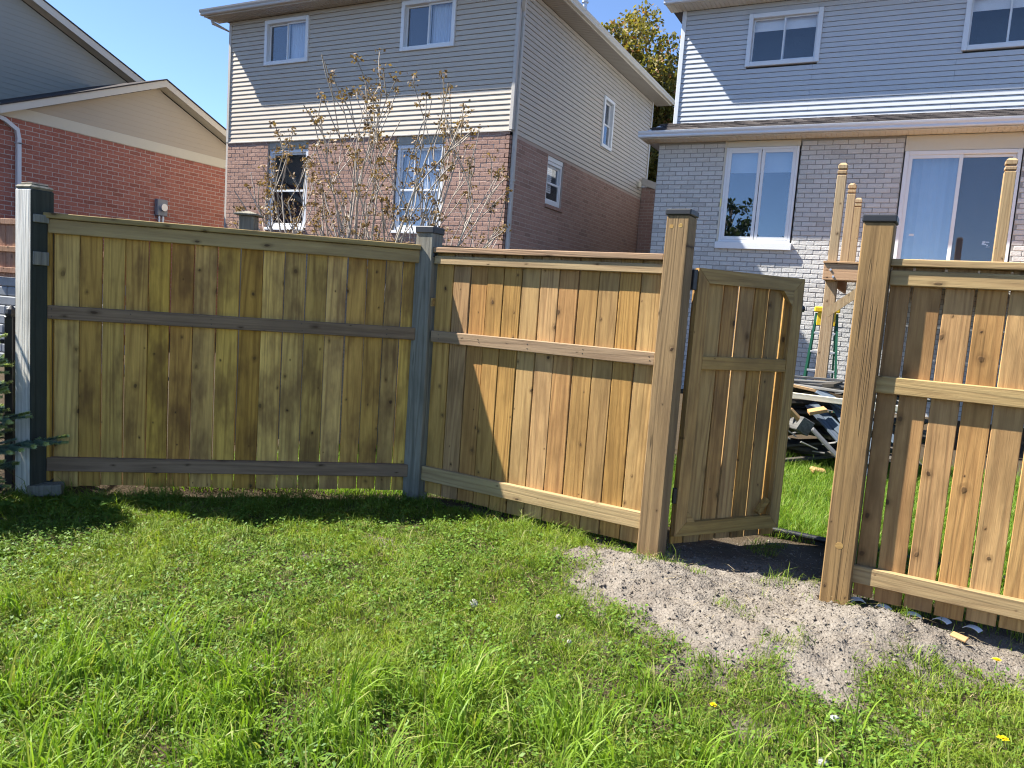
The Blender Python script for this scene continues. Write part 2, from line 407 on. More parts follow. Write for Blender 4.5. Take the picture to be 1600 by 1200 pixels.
# ------------------------------------------------------------------ geometry helpers
class MB:
    def __init__(self):
        self.v = []
        self.f = []

    def add(self, vs, fs, mat=None):
        o = len(self.v)
        if mat is not None:
            vs = [tuple(mat @ Vector(p)) for p in vs]
        self.v.extend(vs)
        self.f.extend([tuple(i + o for i in q) for q in fs])
        return self

    def box(self, lo, hi, bev=0.0, mat=None):
        x0, y0, z0 = lo
        x1, y1, z1 = hi
        if bev <= 0:
            vs = [(x0, y0, z0), (x1, y0, z0), (x1, y1, z0), (x0, y1, z0), (x0, y0, z1), (x1, y0, z1), (x1, y1, z1), (x0, y1, z1)]
            fs = [(0, 3, 2, 1), (4, 5, 6, 7), (0, 1, 5, 4), (1, 2, 6, 5), (2, 3, 7, 6), (3, 0, 4, 7)]
            return self.add(vs, fs, mat)
        c = [(x0 + x1) / 2, (y0 + y1) / 2, (z0 + z1) / 2]
        h = [(x1 - x0) / 2, (y1 - y0) / 2, (z1 - z0) / 2]
        b = min(bev, 0.45 * min(h) * 2)
        vs, idx = [], {}
        for sx in (-1, 1):
            for sy in (-1, 1):
                for sz in (-1, 1):
                    for a in range(3):
                        e = [h[0] - b, h[1] - b, h[2] - b]
                        e[a] = h[a]
                        idx[(sx, sy, sz, a)] = len(vs)
                        vs.append((c[0] + sx * e[0], c[1] + sy * e[1], c[2] + sz * e[2]))
        fs = []
        I = lambda *k: idx[k]
        for s in (-1, 1):
            q = [I(s, -1, -1, 0), I(s, 1, -1, 0), I(s, 1, 1, 0), I(s, -1, 1, 0)]
            fs.append(q if s > 0 else q[::-1])
            q = [I(-1, s, -1, 1), I(-1, s, 1, 1), I(1, s, 1, 1), I(1, s, -1, 1)]
            fs.append(q if s > 0 else q[::-1])
            q = [I(-1, -1, s, 2), I(1, -1, s, 2), I(1, 1, s, 2), I(-1, 1, s, 2)]
            fs.append(q if s > 0 else q[::-1])
        for s in (-1, 1):
            for t in (-1, 1):
                q = [I(s, t, -1, 0), I(s, t, -1, 1), I(s, t, 1, 1), I(s, t, 1, 0)]
                fs.append(q if s * t > 0 else q[::-1])
                q = [I(s, -1, t, 0), I(s, 1, t, 0), I(s, 1, t, 2), I(s, -1, t, 2)]
                fs.append(q if s * t > 0 else q[::-1])
                q = [I(-1, s, t, 1), I(-1, s, t, 2), I(1, s, t, 2), I(1, s, t, 1)]
                fs.append(q if s * t > 0 else q[::-1])
        for sx in (-1, 1):
            for sy in (-1, 1):
                for sz in (-1, 1):
                    q = [I(sx, sy, sz, 0), I(sx, sy, sz, 1), I(sx, sy, sz, 2)]
                    fs.append(q if sx * sy * sz > 0 else q[::-1])
        return self.add(vs, [tuple(q) for q in fs], mat)

    def prism(self, poly, axis, a, b):
        """poly: 2-D outline, extruded along axis from a to b. axis x: poly is (y,z); y: (x,z); z: (x,y)"""
        def P(p, t):
            return {'x': (t, p[0], p[1]), 'y': (p[0], t, p[1]), 'z': (p[0], p[1], t)}[axis]
        n = len(poly)
        area = sum(poly[i][0] * poly[(i + 1) % n][1] - poly[(i + 1) % n][0] * poly[i][1] for i in range(n))
        if (area > 0) == (axis == 'y'):
            poly = poly[::-1]
        vs = [P(p, a) for p in poly] + [P(p, b) for p in poly]
        fs = [tuple(range(n))[::-1], tuple(range(n, 2 * n))]
        fs += [(i, (i + 1) % n, n + (i + 1) % n, n + i) for i in range(n)]
        return self.add(vs, fs)

    def tube(self, pts, radii, n=6, cap=True):
        pts = [Vector(p) for p in pts]
        if not isinstance(radii, (list, tuple)):
            radii = [radii] * len(pts)
        o = len(self.v)
        up = Vector((0, 0, 1))
        d0 = (pts[1] - pts[0]).normalized()
        if abs(d0.dot(up)) > 0.95:
            up = Vector((1, 0, 0))
        for i, p in enumerate(pts):
            d = (pts[min(i + 1, len(pts) - 1)] - pts[max(i - 1, 0)]).normalized()
            s = d.cross(up)
            s = s.normalized() if s.length > 1e-6 else Vector((1, 0, 0))
            t = s.cross(d).normalized()
            for k in range(n):
                a = 2 * math.pi * k / n
                q = p + (s * math.cos(a) + t * math.sin(a)) * radii[i]
                self.v.append(tuple(q))
        for i in range(len(pts) - 1):
            for k in range(n):
                a, b = o + i * n + k, o + i * n + (k + 1) % n
                self.f.append((a, b, b + n, a + n))
        if cap:
            self.f.append(tuple(range(o, o + n))[::-1])
            self.f.append(tuple(range(o + (len(pts) - 1) * n, o + len(pts) * n)))
        return self

    def mesh(self, name, mat, smooth=False):
        me = bpy.data.meshes.new(name)
        me.from_pydata(self.v, [], self.f)
        me.update()
        if mat is not None:
            me.materials.append(mat)
        if smooth:
            me.polygons.foreach_set('use_smooth', [True] * len(me.polygons))
        return me

    def build(self, name, mat, parent=None, loc=(0, 0, 0), rz=0.0, smooth=False):
        return obj(name, self.mesh(name, mat, smooth), parent, loc, rz)


def obj(name, me, parent=None, loc=(0, 0, 0), rz=0.0):
    o = bpy.data.objects.new(name, me)
    COL.objects.link(o)
    o.parent = parent
    o.location = loc
    o.rotation_euler = (0, 0, rz)
    return o


def thing(name, label, cat, loc=(0, 0, 0), rz=0.0, group=None):
    o = bpy.data.objects.new(name, None)
    o.empty_display_size = 0.2
    COL.objects.link(o)
    o.location = loc
    o.rotation_euler = (0, 0, rz)
    return tag(o, label, cat, group)


def tag(o, label, cat, group=None):
    o['label'] = label
    o['category'] = cat
    if group:
        o['group'] = group
    return o


def np_mesh(name, verts, loops, starts, mat, attr=None, smooth=False):
    me = bpy.data.meshes.new(name)
    nv, nl, nf = len(verts), len(loops), len(starts)
    me.vertices.add(nv)
    me.loops.add(nl)
    me.polygons.add(nf)
    me.vertices.foreach_set('co', verts.astype(np.float32).ravel())
    me.loops.foreach_set('vertex_index', loops.astype(np.int32))
    me.polygons.foreach_set('loop_start', starts.astype(np.int32))
    if smooth:
        me.polygons.foreach_set('use_smooth', np.ones(nf, bool))
    me.update(calc_edges=True)
    if mat is not None:
        me.materials.append(mat)
    if attr is not None:
        for k, a in attr.items():
            at = me.attributes.new(k, 'FLOAT', 'POINT')
            at.data.foreach_set('value', a.astype(np.float32))
    return me


_cache = {}


def cached(key, fn):
    if key not in _cache:
        _cache[key] = fn()
    return _cache[key]


# ------------------------------------------------------------------ ground
GRAVEL = [(-1.83, 4.44), (-1.47, 3.93), (-1.40, 3.62), (-1.1, 3.5), (-0.80, 3.30), (-0.68, 3.14), (-0.4, 3.36), (-0.24, 3.19),
          (-0.0, 3.26), (0.16, 3.66), (0.42, 3.74), (0.70, 3.84), (1.05, 4.0), (1.2, 4.5), (-0.05, 4.52), (-0.22, 4.9), (-0.30, 5.25),
          (-0.64, 5.42), (-1.17, 4.83), (-1.28, 4.49)]


def poly_sd(x, y, poly):
    """signed distance, positive inside"""
    d = np.full(x.shape, 1e9)
    ins = np.zeros(x.shape, bool)
    n = len(poly)
    for i in range(n):
        ax, ay = poly[i]
        bx, by = poly[(i + 1) % n]
        ex, ey = bx - ax, by - ay
        t = np.clip(((x - ax) * ex + (y - ay) * ey) / (ex * ex + ey * ey), 0, 1)
        d = np.minimum(d, np.hypot(x - ax - t * ex, y - ay - t * ey))
        c = ((ay > y) != (by > y))
        with np.errstate(divide='ignore', invalid='ignore'):
            xi = ax + (y - ay) * ex / (ey if abs(ey) > 1e-9 else 1e-9)
        ins ^= c & (x < xi)
    return np.where(ins, d, -d)


_ph = rng.uniform(0, 6.28, (24, 3))
_kk = [(rng.normal(size=2), ) for _ in range(96)]


def wob(x, y, freq, octs=3, seed=0):
    """cheap smooth noise, about -1..1"""
    out = np.zeros_like(x)
    amp = 1.0
    tot = 0
    for o in range(octs):
        for k in range(4):
            i = (seed * 5 + o * 4 + k) % 24
            a = _ph[i, 0]
            out += amp * np.sin(freq * (x * math.cos(a) + y * math.sin(a)) * (1 + 0.23 * k) + _ph[i, 1] + 1.3 * np.sin(freq * 0.6 * (y * math.cos(a) - x * math.sin(a)) + _ph[i, 2]))
        tot += amp * 2.2
        amp *= 0.55
        freq *= 2.1
    return out / tot


MOUNDS = [(-1.10, 4.08, 0.36, 0.25, 0.12), (-0.62, 3.75, 0.40, 0.25, 0.03), (0.02, 3.94, 0.34, 0.25, 0.15), (-0.25, 3.60, 0.3, 0.22, 0.04),
          (0.34, 4.10, 0.3, 0.2, 0.05), (-1.5, 4.2, 0.25, 0.2, 0.04)]


P1, P2, P3, P4 = (-5.053, 2.987), (-3.086, 4.642), (-1.222, 4.521), (-0.148, 4.466)
A_L = math.atan2(P2[1] - P1[1], P2[0] - P1[0])


def gravel_amt(x, y):
    s = poly_sd(x, y, GRAVEL) + 0.14 * wob(x, y, 9.0, 3, 1) + 0.05 * wob(x, y, 34.0, 2, 4)
    g = np.clip(0.5 + s / 0.34, 0, 1)
    g = g * (1 - 0.72 * np.clip((y - 4.62 - 0.1 * wob(x, y, 8.0, 2, 2)) / 0.25, 0, 1))
    for bx, by, br in ((-2.85, 3.28, 0.11), (-2.66, 3.69, 0.16), (-0.35, 2.85, 0.08), (0.15, 3.1, 0.1), (0.3, 3.4, 0.1), (-1.05, 3.2, 0.10), (-3.2, 3.05, 0.07)):
        dd = np.hypot(x - bx, (y - by) * 1.3) + 0.07 * wob(x, y, 16.0, 2, 2)
        g = np.maximum(g, 0.55 * np.clip((br - dd) / 0.16 + 0.5, 0, 1))
    return g


def ground_z(x, y):
    z = 0.012 * wob(x, y, 2.6, 3, 0)
    near = np.exp(-((x + 2.0) ** 2 / 30 + (y - 4) ** 2 / 30))
    z = z * near
    for mx, my, sx, sy, h in MOUNDS:
        z = z + h * np.exp(-((x - mx) / sx) ** 2 - ((y - my) / sy) ** 2)
    z = z - 0.055 * np.exp(-np.maximum(0.0, 0.35 - x) ** 2 / 0.06) * np.exp(-((y - 4.40) / 0.12) ** 2)
    dl = (x - P1[0]) * math.sin(A_L) - (y - P1[1]) * math.cos(A_L)
    sl_ = (x - P1[0]) * math.cos(A_L) + (y - P1[1]) * math.sin(A_L)
    z = z + 0.085 * np.exp(-((dl + 0.17) / 0.09) ** 2) * np.clip((2.0 - sl_) / 0.3, 0, 1) * np.clip((sl_ + 0.3) / 0.3, 0, 1)
    g = gravel_amt(x, y)
    z = z + g * (0.021 * wob(x, y, 27.0, 4, 3) + 0.008 * wob(x, y, 110.0, 2, 2))
    return z - 0.012


def axis_pts(lo, hi, step, outer):
    a = list(np.arange(lo, hi + 1e-6, step))
    left, right = [], []
    for o in outer:
        left.append(lo - o)
        right.append(hi + o)
    return np.array(sorted(left) + a + right)


gx = axis_pts(-5.8, 1.6, 0.024, (0.1, 0.3, 0.8, 2, 4, 8, 16, 40, 100, 300, 900))
gy = axis_pts(1.0, 6.0, 0.024, (0.1, 0.3, 0.8, 2, 4, 8, 16, 40, 100, 300, 900))
GX, GY = np.meshgrid(gx, gy)
GZ = ground_z(GX.ravel(), GY.ravel())
verts = np.stack([GX.ravel(), GY.ravel(), GZ], 1)
nx, ny = len(gx), len(gy)
ii, jj = np.meshgrid(np.arange(nx - 1), np.arange(ny - 1))
q = (jj * nx + ii).ravel()
loops = np.stack([q, q + 1, q + nx + 1, q + nx], 1).ravel()
gme = np_mesh('ground', verts, loops, np.arange(0, len(loops), 4), M['ground'], {'gravel': gravel_amt(GX.ravel(), GY.ravel())}, True)
ground = obj('ground', gme)
ground['kind'] = 'structure'

# ------------------------------------------------------------------ walls of houses
class Wall:
    """a wall plane of a house: s runs along it, z up, d outwards"""

    def __init__(self, parent, x, y, rz):
        self.p, self.x, self.y, self.rz = parent, x, y, rz

    def loc(self, s, z, d=0.0):
        c, n = math.cos(self.rz), math.sin(self.rz)
        return (self.x + c * s + n * d, self.y + n * s - c * d, z)

    def world(self, s, z, d=0.0):
        return Vector(self.loc(s, z, d)) + self.p.location

    def put(self, name, mb, mat, s=0, z=0, d=0, parent=None, smooth=False):
        return mb.build(name, mat, self.p, self.loc(s, z, d), self.rz, smooth)


def cut(a, b, holes):
    """interval a..b without holes"""
    out = [(a, b)]
    for h0, h1 in holes:
        nxt = []
        for p, q_ in out:
            if h1 <= p or h0 >= q_:
                nxt.append((p, q_))
            else:
                if h0 > p:
                    nxt.append((p, h0))
                if h1 < q_:
                    nxt.append((h1, q_))
        out = nxt
    return out


BRICK_H, BRICK_L, JOINT = 0.089, 0.267, 0.013


def brick_wall(w, s0, s1, z0, z1, holes, bmat, mmat, quota, prefer, relief=0.007):
    """each brick an object for the quota that shows largest, the rest one joined part"""
    # mortar bed with openings
    ss = sorted({s0, s1, *[min(max(h[i], s0), s1) for h in holes for i in (0, 1)]})
    zz = sorted({z0, z1, *[min(max(h[i], z0), z1) for h in holes for i in (2, 3)]})
    mb = MB()
    for a, b in zip(ss, ss[1:]):
        for c, d in zip(zz, zz[1:]):
            ms, mz = (a + b) / 2, (c + d) / 2
            if any(h[0] < ms < h[1] and h[2] < mz < h[3] for h in holes):
                continue
            mb.box((a, 0.0, c), (b, 0.10, d))
    w.put('mortar', mb, mmat)
    cand = []
    nrow = int((z1 - z0) / BRICK_H + 0.01)
    for r in range(nrow):
        zc = z0 + r * BRICK_H
        hs = [(h[0], h[1]) for h in holes if h[2] < zc + BRICK_H * 0.55 and h[3] > zc + BRICK_H * 0.45]
        off = (r % 2) * BRICK_L / 2
        k = math.floor((s0 - off) / BRICK_L)
        while off + k * BRICK_L < s1:
            a, b = max(off + k * BRICK_L, s0), min(off + (k + 1) * BRICK_L, s1)
            k += 1
            for p, q_ in cut(a, b, hs):
                if q_ - p > 0.04:
                    cand.append((p, q_, zc))
    scored = []
    for c in cand:
        P = w.world((c[0] + c[1]) / 2, c[2] + BRICK_H / 2)
        x, y, zd = project(P)
        ok = prefer(x, y) and c[1] - c[0] > BRICK_L * 0.95
        scored.append((zd if ok else 1e6 + zd, c))
    scored.sort()
    rest = MB()
    for i, (sc, (p, q_, zc)) in enumerate(scored):
        L = q_ - p - JOINT
        j = random.uniform(-0.0025, 0.0025)
        if i < quota and sc < 1e6:
            var = random.randrange(4)
            me = cached((bmat.name, var), lambda: brick_mesh(bmat))
            o = obj('brick', me, w.p, w.loc(p + JOINT / 2, zc + JOINT / 2, relief + j), w.rz)
            o.rotation_euler[1] = random.uniform(-0.004, 0.004)
        else:
            rest.box((p + JOINT / 2, -relief + j, zc + JOINT / 2), (q_ - JOINT / 2, 0.02, zc + BRICK_H - JOINT / 2), 0.0035 if zc > 2.5 else 0)
    if rest.v:
        o = w.put('further_bricks', rest, bmat)
        o['kind'] = 'stuff'


def brick_mesh(mat):
    mb = MB().box((0, 0, 0), (BRICK_L - JOINT, 0.025, BRICK_H - JOINT), 0.0045)
    mb.v = [(x + random.uniform(-0.002, 0.002), y + random.uniform(-0.0015, 0.0015), z + random.uniform(-0.002, 0.002)) for x, y, z in mb.v]
    return mb.mesh('brick', mat)


def siding(w, s0, s1, z0, z1, course, holes, mat, lim=None, lip=0.016):
    """lap siding, each course (or stretch of one) an object. lim(z) -> (s min, s max) for gables"""
    n = int(math.ceil((z1 - z0) / course - 0.02))
    h = (z1 - z0) / n if lim is None else course
    bk = MB()
    for r in range(n):
        za, zb = z0 + r * h, z0 + (r + 1) * h
        if lim is None:
            a0, b0, a1, b1 = s0, s1, s0, s1
        else:
            a0, b0 = lim(za)
            a1, b1 = lim(zb)
            if b0 - a0 < 0.05:
                break
            if a1 > b1:
                a1 = b1 = (a1 + b1) / 2
        hs = [(q_[0], q_[1]) for q_ in holes if q_[2] < zb - 0.3 * h and q_[3] > za + 0.3 * h]
        if lim is None:
            segs_ = []
            for p, q_ in cut(s0, s1, hs):
                if q_ - p > 4.2:
                    c_ = p + (q_ - p) * random.choice((0.32, 0.5, 0.62, 0.75))
                    segs_ += [(p, c_ - 0.0015), (c_ + 0.0015, q_)]
                else:
                    segs_.append((p, q_))
            for p, q_ in segs_:
                me = cached((mat.name, round(q_ - p, 3), round(h, 4)), lambda: siding_mesh(q_ - p, h, lip, mat))
                obj('siding_course', me, w.p, w.loc(p, za), w.rz)
        else:
            mb = MB()
            prof = [(0.02, 0.0), (-lip, 0.0), (-lip, h * 0.10), (-0.004, h), (0.02, h)]
            vs = []
            for e in (0, 1):
                for y, z in prof:
                    t = z / h
                    vs.append(((a0 + (a1 - a0) * t) if e == 0 else (b0 + (b1 - b0) * t), y, z))
            fs = [(4, 3, 2, 1, 0), (5, 6, 7, 8, 9)] + [(i, (i + 1) % 5, 5 + (i + 1) % 5, 5 + i) for i in range(5)]
            mb.add(vs, fs)
            w.put('siding_course', mb, mat, 0, za)


def siding_mesh(L, h, lip, mat):
    mb = MB()
    mb.prism([(0.02, 0.0), (-lip, 0.0), (-lip, h * 0.12), (-0.004, h - 0.011), (0.012, h - 0.010), (0.012, h - 0.001), (0.02, h - 0.001)], 'x', 0, L)  # groove at the top is added, to darken the line under each lap
    return mb.mesh('siding_course', mat)


def frame_bars(mb, s0, s1, z0, z1, t, y0, y1, bev=0.006):
    mb.box((s0, y0, z0), (s0 + t, y1, z1), bev)
    mb.box((s1 - t, y0, z0), (s1, y1, z1), bev)
    mb.box((s0 + t, y0 + 0.0015, z1 - t), (s1 - t, y1, z1 - 0.0005), bev)
    mb.box((s0 + t, y0 + 0.0015, z0 + 0.0005), (s1 - t, y1, z0 + t), bev)


def window(w, s0, s1, z0, z1, style, proud=0.035, trim=None, frame_t=0.06, recess=0.0, grille=False, sash_t=0.045):
    """frame part with panes, sashes and what hangs behind the glass as sub-parts"""
    trim = trim or M['white_trim']
    W, H = s1 - s0, z1 - z0
    mb = MB()
    yb = 0.10
    frame_bars(mb, 0, W, 0, H, frame_t, -proud + recess, yb)
    fr = w.put('window', mb, trim, s0, z0)

    def sub(name, mb_, mat):
        return mb_.build(name, mat, fr)
    yin = recess
    # the dim room behind
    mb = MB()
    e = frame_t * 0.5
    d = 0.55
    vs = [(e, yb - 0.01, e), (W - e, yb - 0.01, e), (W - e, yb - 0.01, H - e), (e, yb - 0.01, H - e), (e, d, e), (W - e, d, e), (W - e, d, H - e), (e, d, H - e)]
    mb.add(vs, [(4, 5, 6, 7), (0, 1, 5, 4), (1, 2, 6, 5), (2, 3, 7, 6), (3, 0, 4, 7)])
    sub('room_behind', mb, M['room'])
    a, b, c, dd = frame_t, W - frame_t, frame_t, H - frame_t

    def sash(p, q_, r0, r1, y, t=sash_t, glass=M['glass'], gril=None):
        m2 = MB()
        frame_bars(m2, p, q_, r0, r1, t, y, y + 0.03, 0.004)
        if gril:
            nx_, nz_ = gril
            for i in range(1, nx_):
                x = p + (q_ - p) * i / nx_
                m2.box((x - 0.009, y + 0.009, r0 + t), (x + 0.009, y + 0.021, r1 - t))
            for i in range(1, nz_):
                z = r0 + (r1 - r0) * i / nz_
                m2.box((p + t, y + 0.0105, z - 0.009), (q_ - t, y + 0.0195, z + 0.009))
        sub('sash', m2, trim)
        m3 = MB().box((p + t - 0.005, y + 0.013, r0 + t - 0.005), (q_ - t + 0.005, y + 0.017, r1 - t + 0.005))
        sub('pane', m3, glass)

    def curtain(p, q_, r0, r1, y, mat=None, folds=9):
        m2 = MB()
        n = folds * 4
        vs = []
        for i in range(n + 1):
            x = p + (q_ - p) * i / n
            yy = y + 0.012 * math.sin(i * math.pi / 2 + random.uniform(-0.3, 0.3))
            vs += [(x, yy, r0), (x, yy, r1)]
        m2.add(vs, [(2 * i, 2 * i + 2, 2 * i + 3, 2 * i + 1) for i in range(n)])
        sub('curtain', m2, mat or M['curtain'])

    mid = W / 2
    if style == 'slider_curtain':
        sash(a, mid + 0.02, c, dd, yin + 0.045, 0.035)
        sash(mid - 0.02, b, c, dd, yin + 0.012, 0.035)
        curtain(mid, b, c, dd, 0.14)
        m2 = MB().box((a, 0.155, c), (a + 0.12, 0.16, dd))
        sub('insect_screen', MB().box((a + 0.035, yin + 0.075, c + 0.03), (mid - 0.02, yin + 0.078, dd - 0.03)), M['screen'])
    elif style == 'slider':
        sash(a, mid + 0.02, c, dd, yin + 0.045, 0.03)
        sash(mid - 0.02, b, c, dd, yin + 0.012, 0.03)
        sub('blind', MB().box((a, 0.13, dd - 0.22), (b, 0.14, dd)), M['blind'])
    elif style == 'hung':
        mz = H * 0.48
        sash(a, b, mz - 0.02, dd, yin + 0.045, gril=grille)
        sash(a, b, c, mz + 0.02, yin + 0.012, gril=grille)
        if grille:
            curtain(a, b, c, dd, 0.2, M['curtain'], 12)
    elif style == 'hung_blind':
        mz = H * 0.5
        sash(a, b, mz - 0.02, dd, yin + 0.045)
        sash(a, b, c, mz + 0.02, yin + 0.012)
        for i in range(14):
            z = c + (dd - c) * (0.25 + 0.75 * i / 14)
            sub('blind_slat', MB().box((a, 0.10, z), (a + (b - a) * 0.55, 0.125, z + 0.03)), M['blind'])
    elif style == 'casement':
        sash(a, mid - 0.006, c, dd, yin - 0.012, 0.06, M['glass_bright'])
        sash(mid + 0.006, b, c, dd, yin - 0.012, 0.06, M['glass_bright'])
        sub('blind', MB().box((a, 0.14, dd - 0.42), (b, 0.15, dd)), M['blind'])
    elif style == 'patio':
        sash(a, mid + 0.03, c, dd, yin + 0.012, 0.06, M['glass_bright'])
        sash(mid - 0.03, b, c, dd, yin + 0.05, 0.05, M['glass'])
        curtain(a, mid, c, dd, 0.22, M['curtain'], 6)
        sub('screen_frame', MB().box((mid + 0.0, yin + 0.02, c), (mid + 0.03, yin + 0.04, dd), 0.004), trim)
        sub('insect_screen', MB().box((mid + 0.035, yin + 0.088, c + 0.03), (b - 0.03, yin + 0.091, dd - 0.03)), M['screen'])
        for k in range(7):
            x = b - 0.30 + random.uniform(-0.05, 0.05)
            z = 0.75 + random.uniform(-0.07, 0.07)
            sub('sticker', MB().box((x, yin + 0.0840, z), (x + random.uniform(0.02, 0.05), yin + 0.0865, z + random.uniform(0.015, 0.035))), M['cool_trim'])
        sub('sticker', MB().box((a + 0.15, yin + 0.0215, 0.86), (a + 0.23, yin + 0.0235, 0.90)), M['cool_trim'])
    return fr


def gutter(parent, L, loc, rz, mat, name='gutter'):
    prof = [(0.0, 0.0), (-0.075, 0.0), (-0.085, 0.018), (-0.082, 0.05), (-0.105, 0.085), (-0.112, 0.118), (-0.102, 0.122), (-0.096, 0.092), (-0.01, 0.02), (0.0, 0.12)]
    mb = MB()
    n = len(prof)
    vs = [(0, y, z) for y, z in prof] + [(L, y, z) for y, z in prof]
    fs = [(i, (i + 1) % n, n + (i + 1) % n, n + i) for i in range(n)]
    fs += [(0, 1, 2, 3, 4, 5, 6, 7, 8, 9), tuple(range(2 * n - 1, n - 1, -1))]
    mb.add(vs, fs)
    return mb.build(name, mat, parent, loc, rz)


def soffit_run(parent, wall, s0, s1, z, depth, mat, pitch=0.30):
    """soffit panels, each an object, from the wall outwards"""
    n = int((s1 - s0) / pitch) + 1
    for i in range(n):
        a = s0 + i * pitch
        b = min(a + pitch, s1)
        if b - a < 0.03:
            continue

        def mk():
            mb = MB()
            for j in range(3):
                wdt = (b - a) / 3
                mb.box((j * wdt + 0.004, -depth, 0), ((j + 1) * wdt - 0.004, 0, 0.012), 0.003)
            mb.box((0, -depth, 0.008), (b - a, 0, 0.016))
            return mb.mesh('soffit_panel', mat)
        obj('soffit_panel', cached((mat.name, 'soffit', round(b - a, 3), depth), mk), parent, wall.loc(a, z), wall.rz)


def downspout(parent, pts, mat, t=0.075, straps=()):
    mb = MB()
    P = [Vector(p) for p in pts]
    h = t / 2
    rings = []
    for i, p in enumerate(P):
        d = (P[min(i + 1, len(P) - 1)] - P[max(i - 1, 0)]).normalized()
        s = Vector((1, 0, 0)) if abs(d.x) < 0.7 else Vector((0, 1, 0))
        s = (s - d * s.dot(d)).normalized()
        u2 = d.cross(s).normalized()
        o = len(mb.v)
        for a, b in ((-h, -h), (h, -h), (h, h), (-h, h)):
            mb.v.append(tuple(p + s * a + u2 * b))
        rings.append(o)
    for a, b in zip(rings, rings[1:]):
        for k in range(4):
            mb.f.append((a + k, a + (k + 1) % 4, b + (k + 1) % 4, b + k))
    mb.f.append(tuple(range(rings[-1], rings[-1] + 4)))
    o = mb.build('downspout', mat, parent)
    for sx, sy, sz in straps:
        MB().box((sx - h - 0.02, sy - h - 0.006, sz), (sx + h + 0.02, sy + h + 0.006, sz + 0.03), 0.003).build('strap', mat, o)
    return o


# ================================================================== house in the middle (pink brown brick, beige siding)
HX0, HX1, HY0, HY1 = -14.88, -7.18, 13.41, 22.15
h2 = thing('house', 'two-storey house with beige siding over pinkish brown brick, bare shrub before it', 'house', (HX0, HY0, 0))
W2, D2 = HX1 - HX0, HY1 - HY0
wf = Wall(h2, 0, 0, 0)
ws = Wall(h2, W2, 0, math.pi / 2)
zs, zt = 4.87, 7.66
fx = lambda X: X - HX0
lw = [(fx(-13.56), fx(-12.33), 2.83, 4.88), (fx(-9.91), fx(-8.67), 2.83, 4.88)]
brick_wall(wf, 0, W2, -0.025, zs, lw, M['brick_pink'], M['mortar_pink'], 190, lambda x, y: y < 375 and 340 < x < 810)
sy = lambda Y: Y - HY0
sw = [(sy(15.22), sy(16.08), 3.72, 4.76)]
brick_wall(ws, 0, D2, -0.025, zs - 0.03, sw, M['brick_pink'], M['mortar_pink'], 110, lambda x, y: y < 385, 0.005)
up = [(fx(-13.76) + .03, fx(-12.44) - .03, 6.59, 7.53), (fx(-9.92) + .03, fx(-8.59) - .03, 6.59, 7.53)]
siding(wf, -0.02, W2 + 0.02, zs, zt, 0.102, up, M['siding_beige'])
su = [(sy(18.20) + .03, sy(18.93) - .03, 5.62, 6.78)]
siding(ws, -0.02, D2, zs - 0.03, zt, 0.102, su, M['siding_beige'])
# hidden walls that close the volume
MB().box((0, 0.11, 0), (0.1, D2, zt)).build('rear_wall', M['siding_beige'], h2)
MB().box((0.1, D2 - 0.1, 0), (W2 - 0.1, D2, zt)).build('rear_wall', M['siding_beige'], h2)
# starter trim and corner posts
wf.put('starter_trim', MB().box((-0.03, -0.03, -0.03), (W2 + 0.025, 0.02, 0.0), 0.004), M['tan_trim'], 0, zs)
for s_, z0_ in ((-0.035, zs), (W2 - 0.03, zs)):
    wf.put('corner_trim', MB().box((0, -0.035, 0), (0.08, 0.05, zt - zs - 0.03), 0.006), M['tan_trim'], s_, z0_)
ws.put('corner_trim', MB().box((0.052, -0.0365, 0), (0.10, 0.02, zt - zs), 0.006), M['tan_trim'], 0, zs)
ws.put('corner_trim', MB().box((D2 - 0.08, -0.0365, 0), (D2 + 0.02, 0.02, zt - zs), 0.006), M['tan_trim'], 0, zs)
for a, b in ((-13.76, -12.44), (-9.92, -8.59)):
    window(wf, fx(a), fx(b), 6.56, 7.56, 'slider_curtain', 0.05, frame_t=0.085)
for i, (a, b) in enumerate(((-13.54, -12.35), (-9.89, -8.69))):
    window(wf, fx(a) + 0.01, fx(b) - 0.01, 2.87, 4.66, 'hung', 0.0, M['cool_trim'], 0.07, recess=0.03, grille=(3, 2) if i else False)
    wf.put('lintel_panel', MB().box((0, 0.02, 0), (b - a + 0.03, 0.09, 0.19), 0.003), M['siding_upper'], fx(a) - 0.015, 4.665)
    wf.put('window_sill', MB().box((0, -0.05, 0), (b - a + 0.06, 0.09, 0.05), 0.006), M['white_trim'], fx(a) - 0.03, 2.815)
window(ws, sy(18.20), sy(18.93), 5.58, 6.82, 'hung', 0.05, frame_t=0.08)
window(ws, sy(15.23), sy(16.07), 3.74, 4.66, 'hung_blind', 0.0, frame_t=0.07, recess=0.03)
ws.put('lintel_panel', MB().box((0, 0.02, 0), (0.84, 0.09, 0.10), 0.003), M['white_trim'], sy(15.23), 4.662)
for k in range(5):
    ws.put('sill_brick', MB().box((0.004, -0.05, 0), (0.184, 0.08, 0.075), 0.006), M['brick_pink'], sy(15.20) + k * 0.19, 3.642)
for k in range(26):
    pass
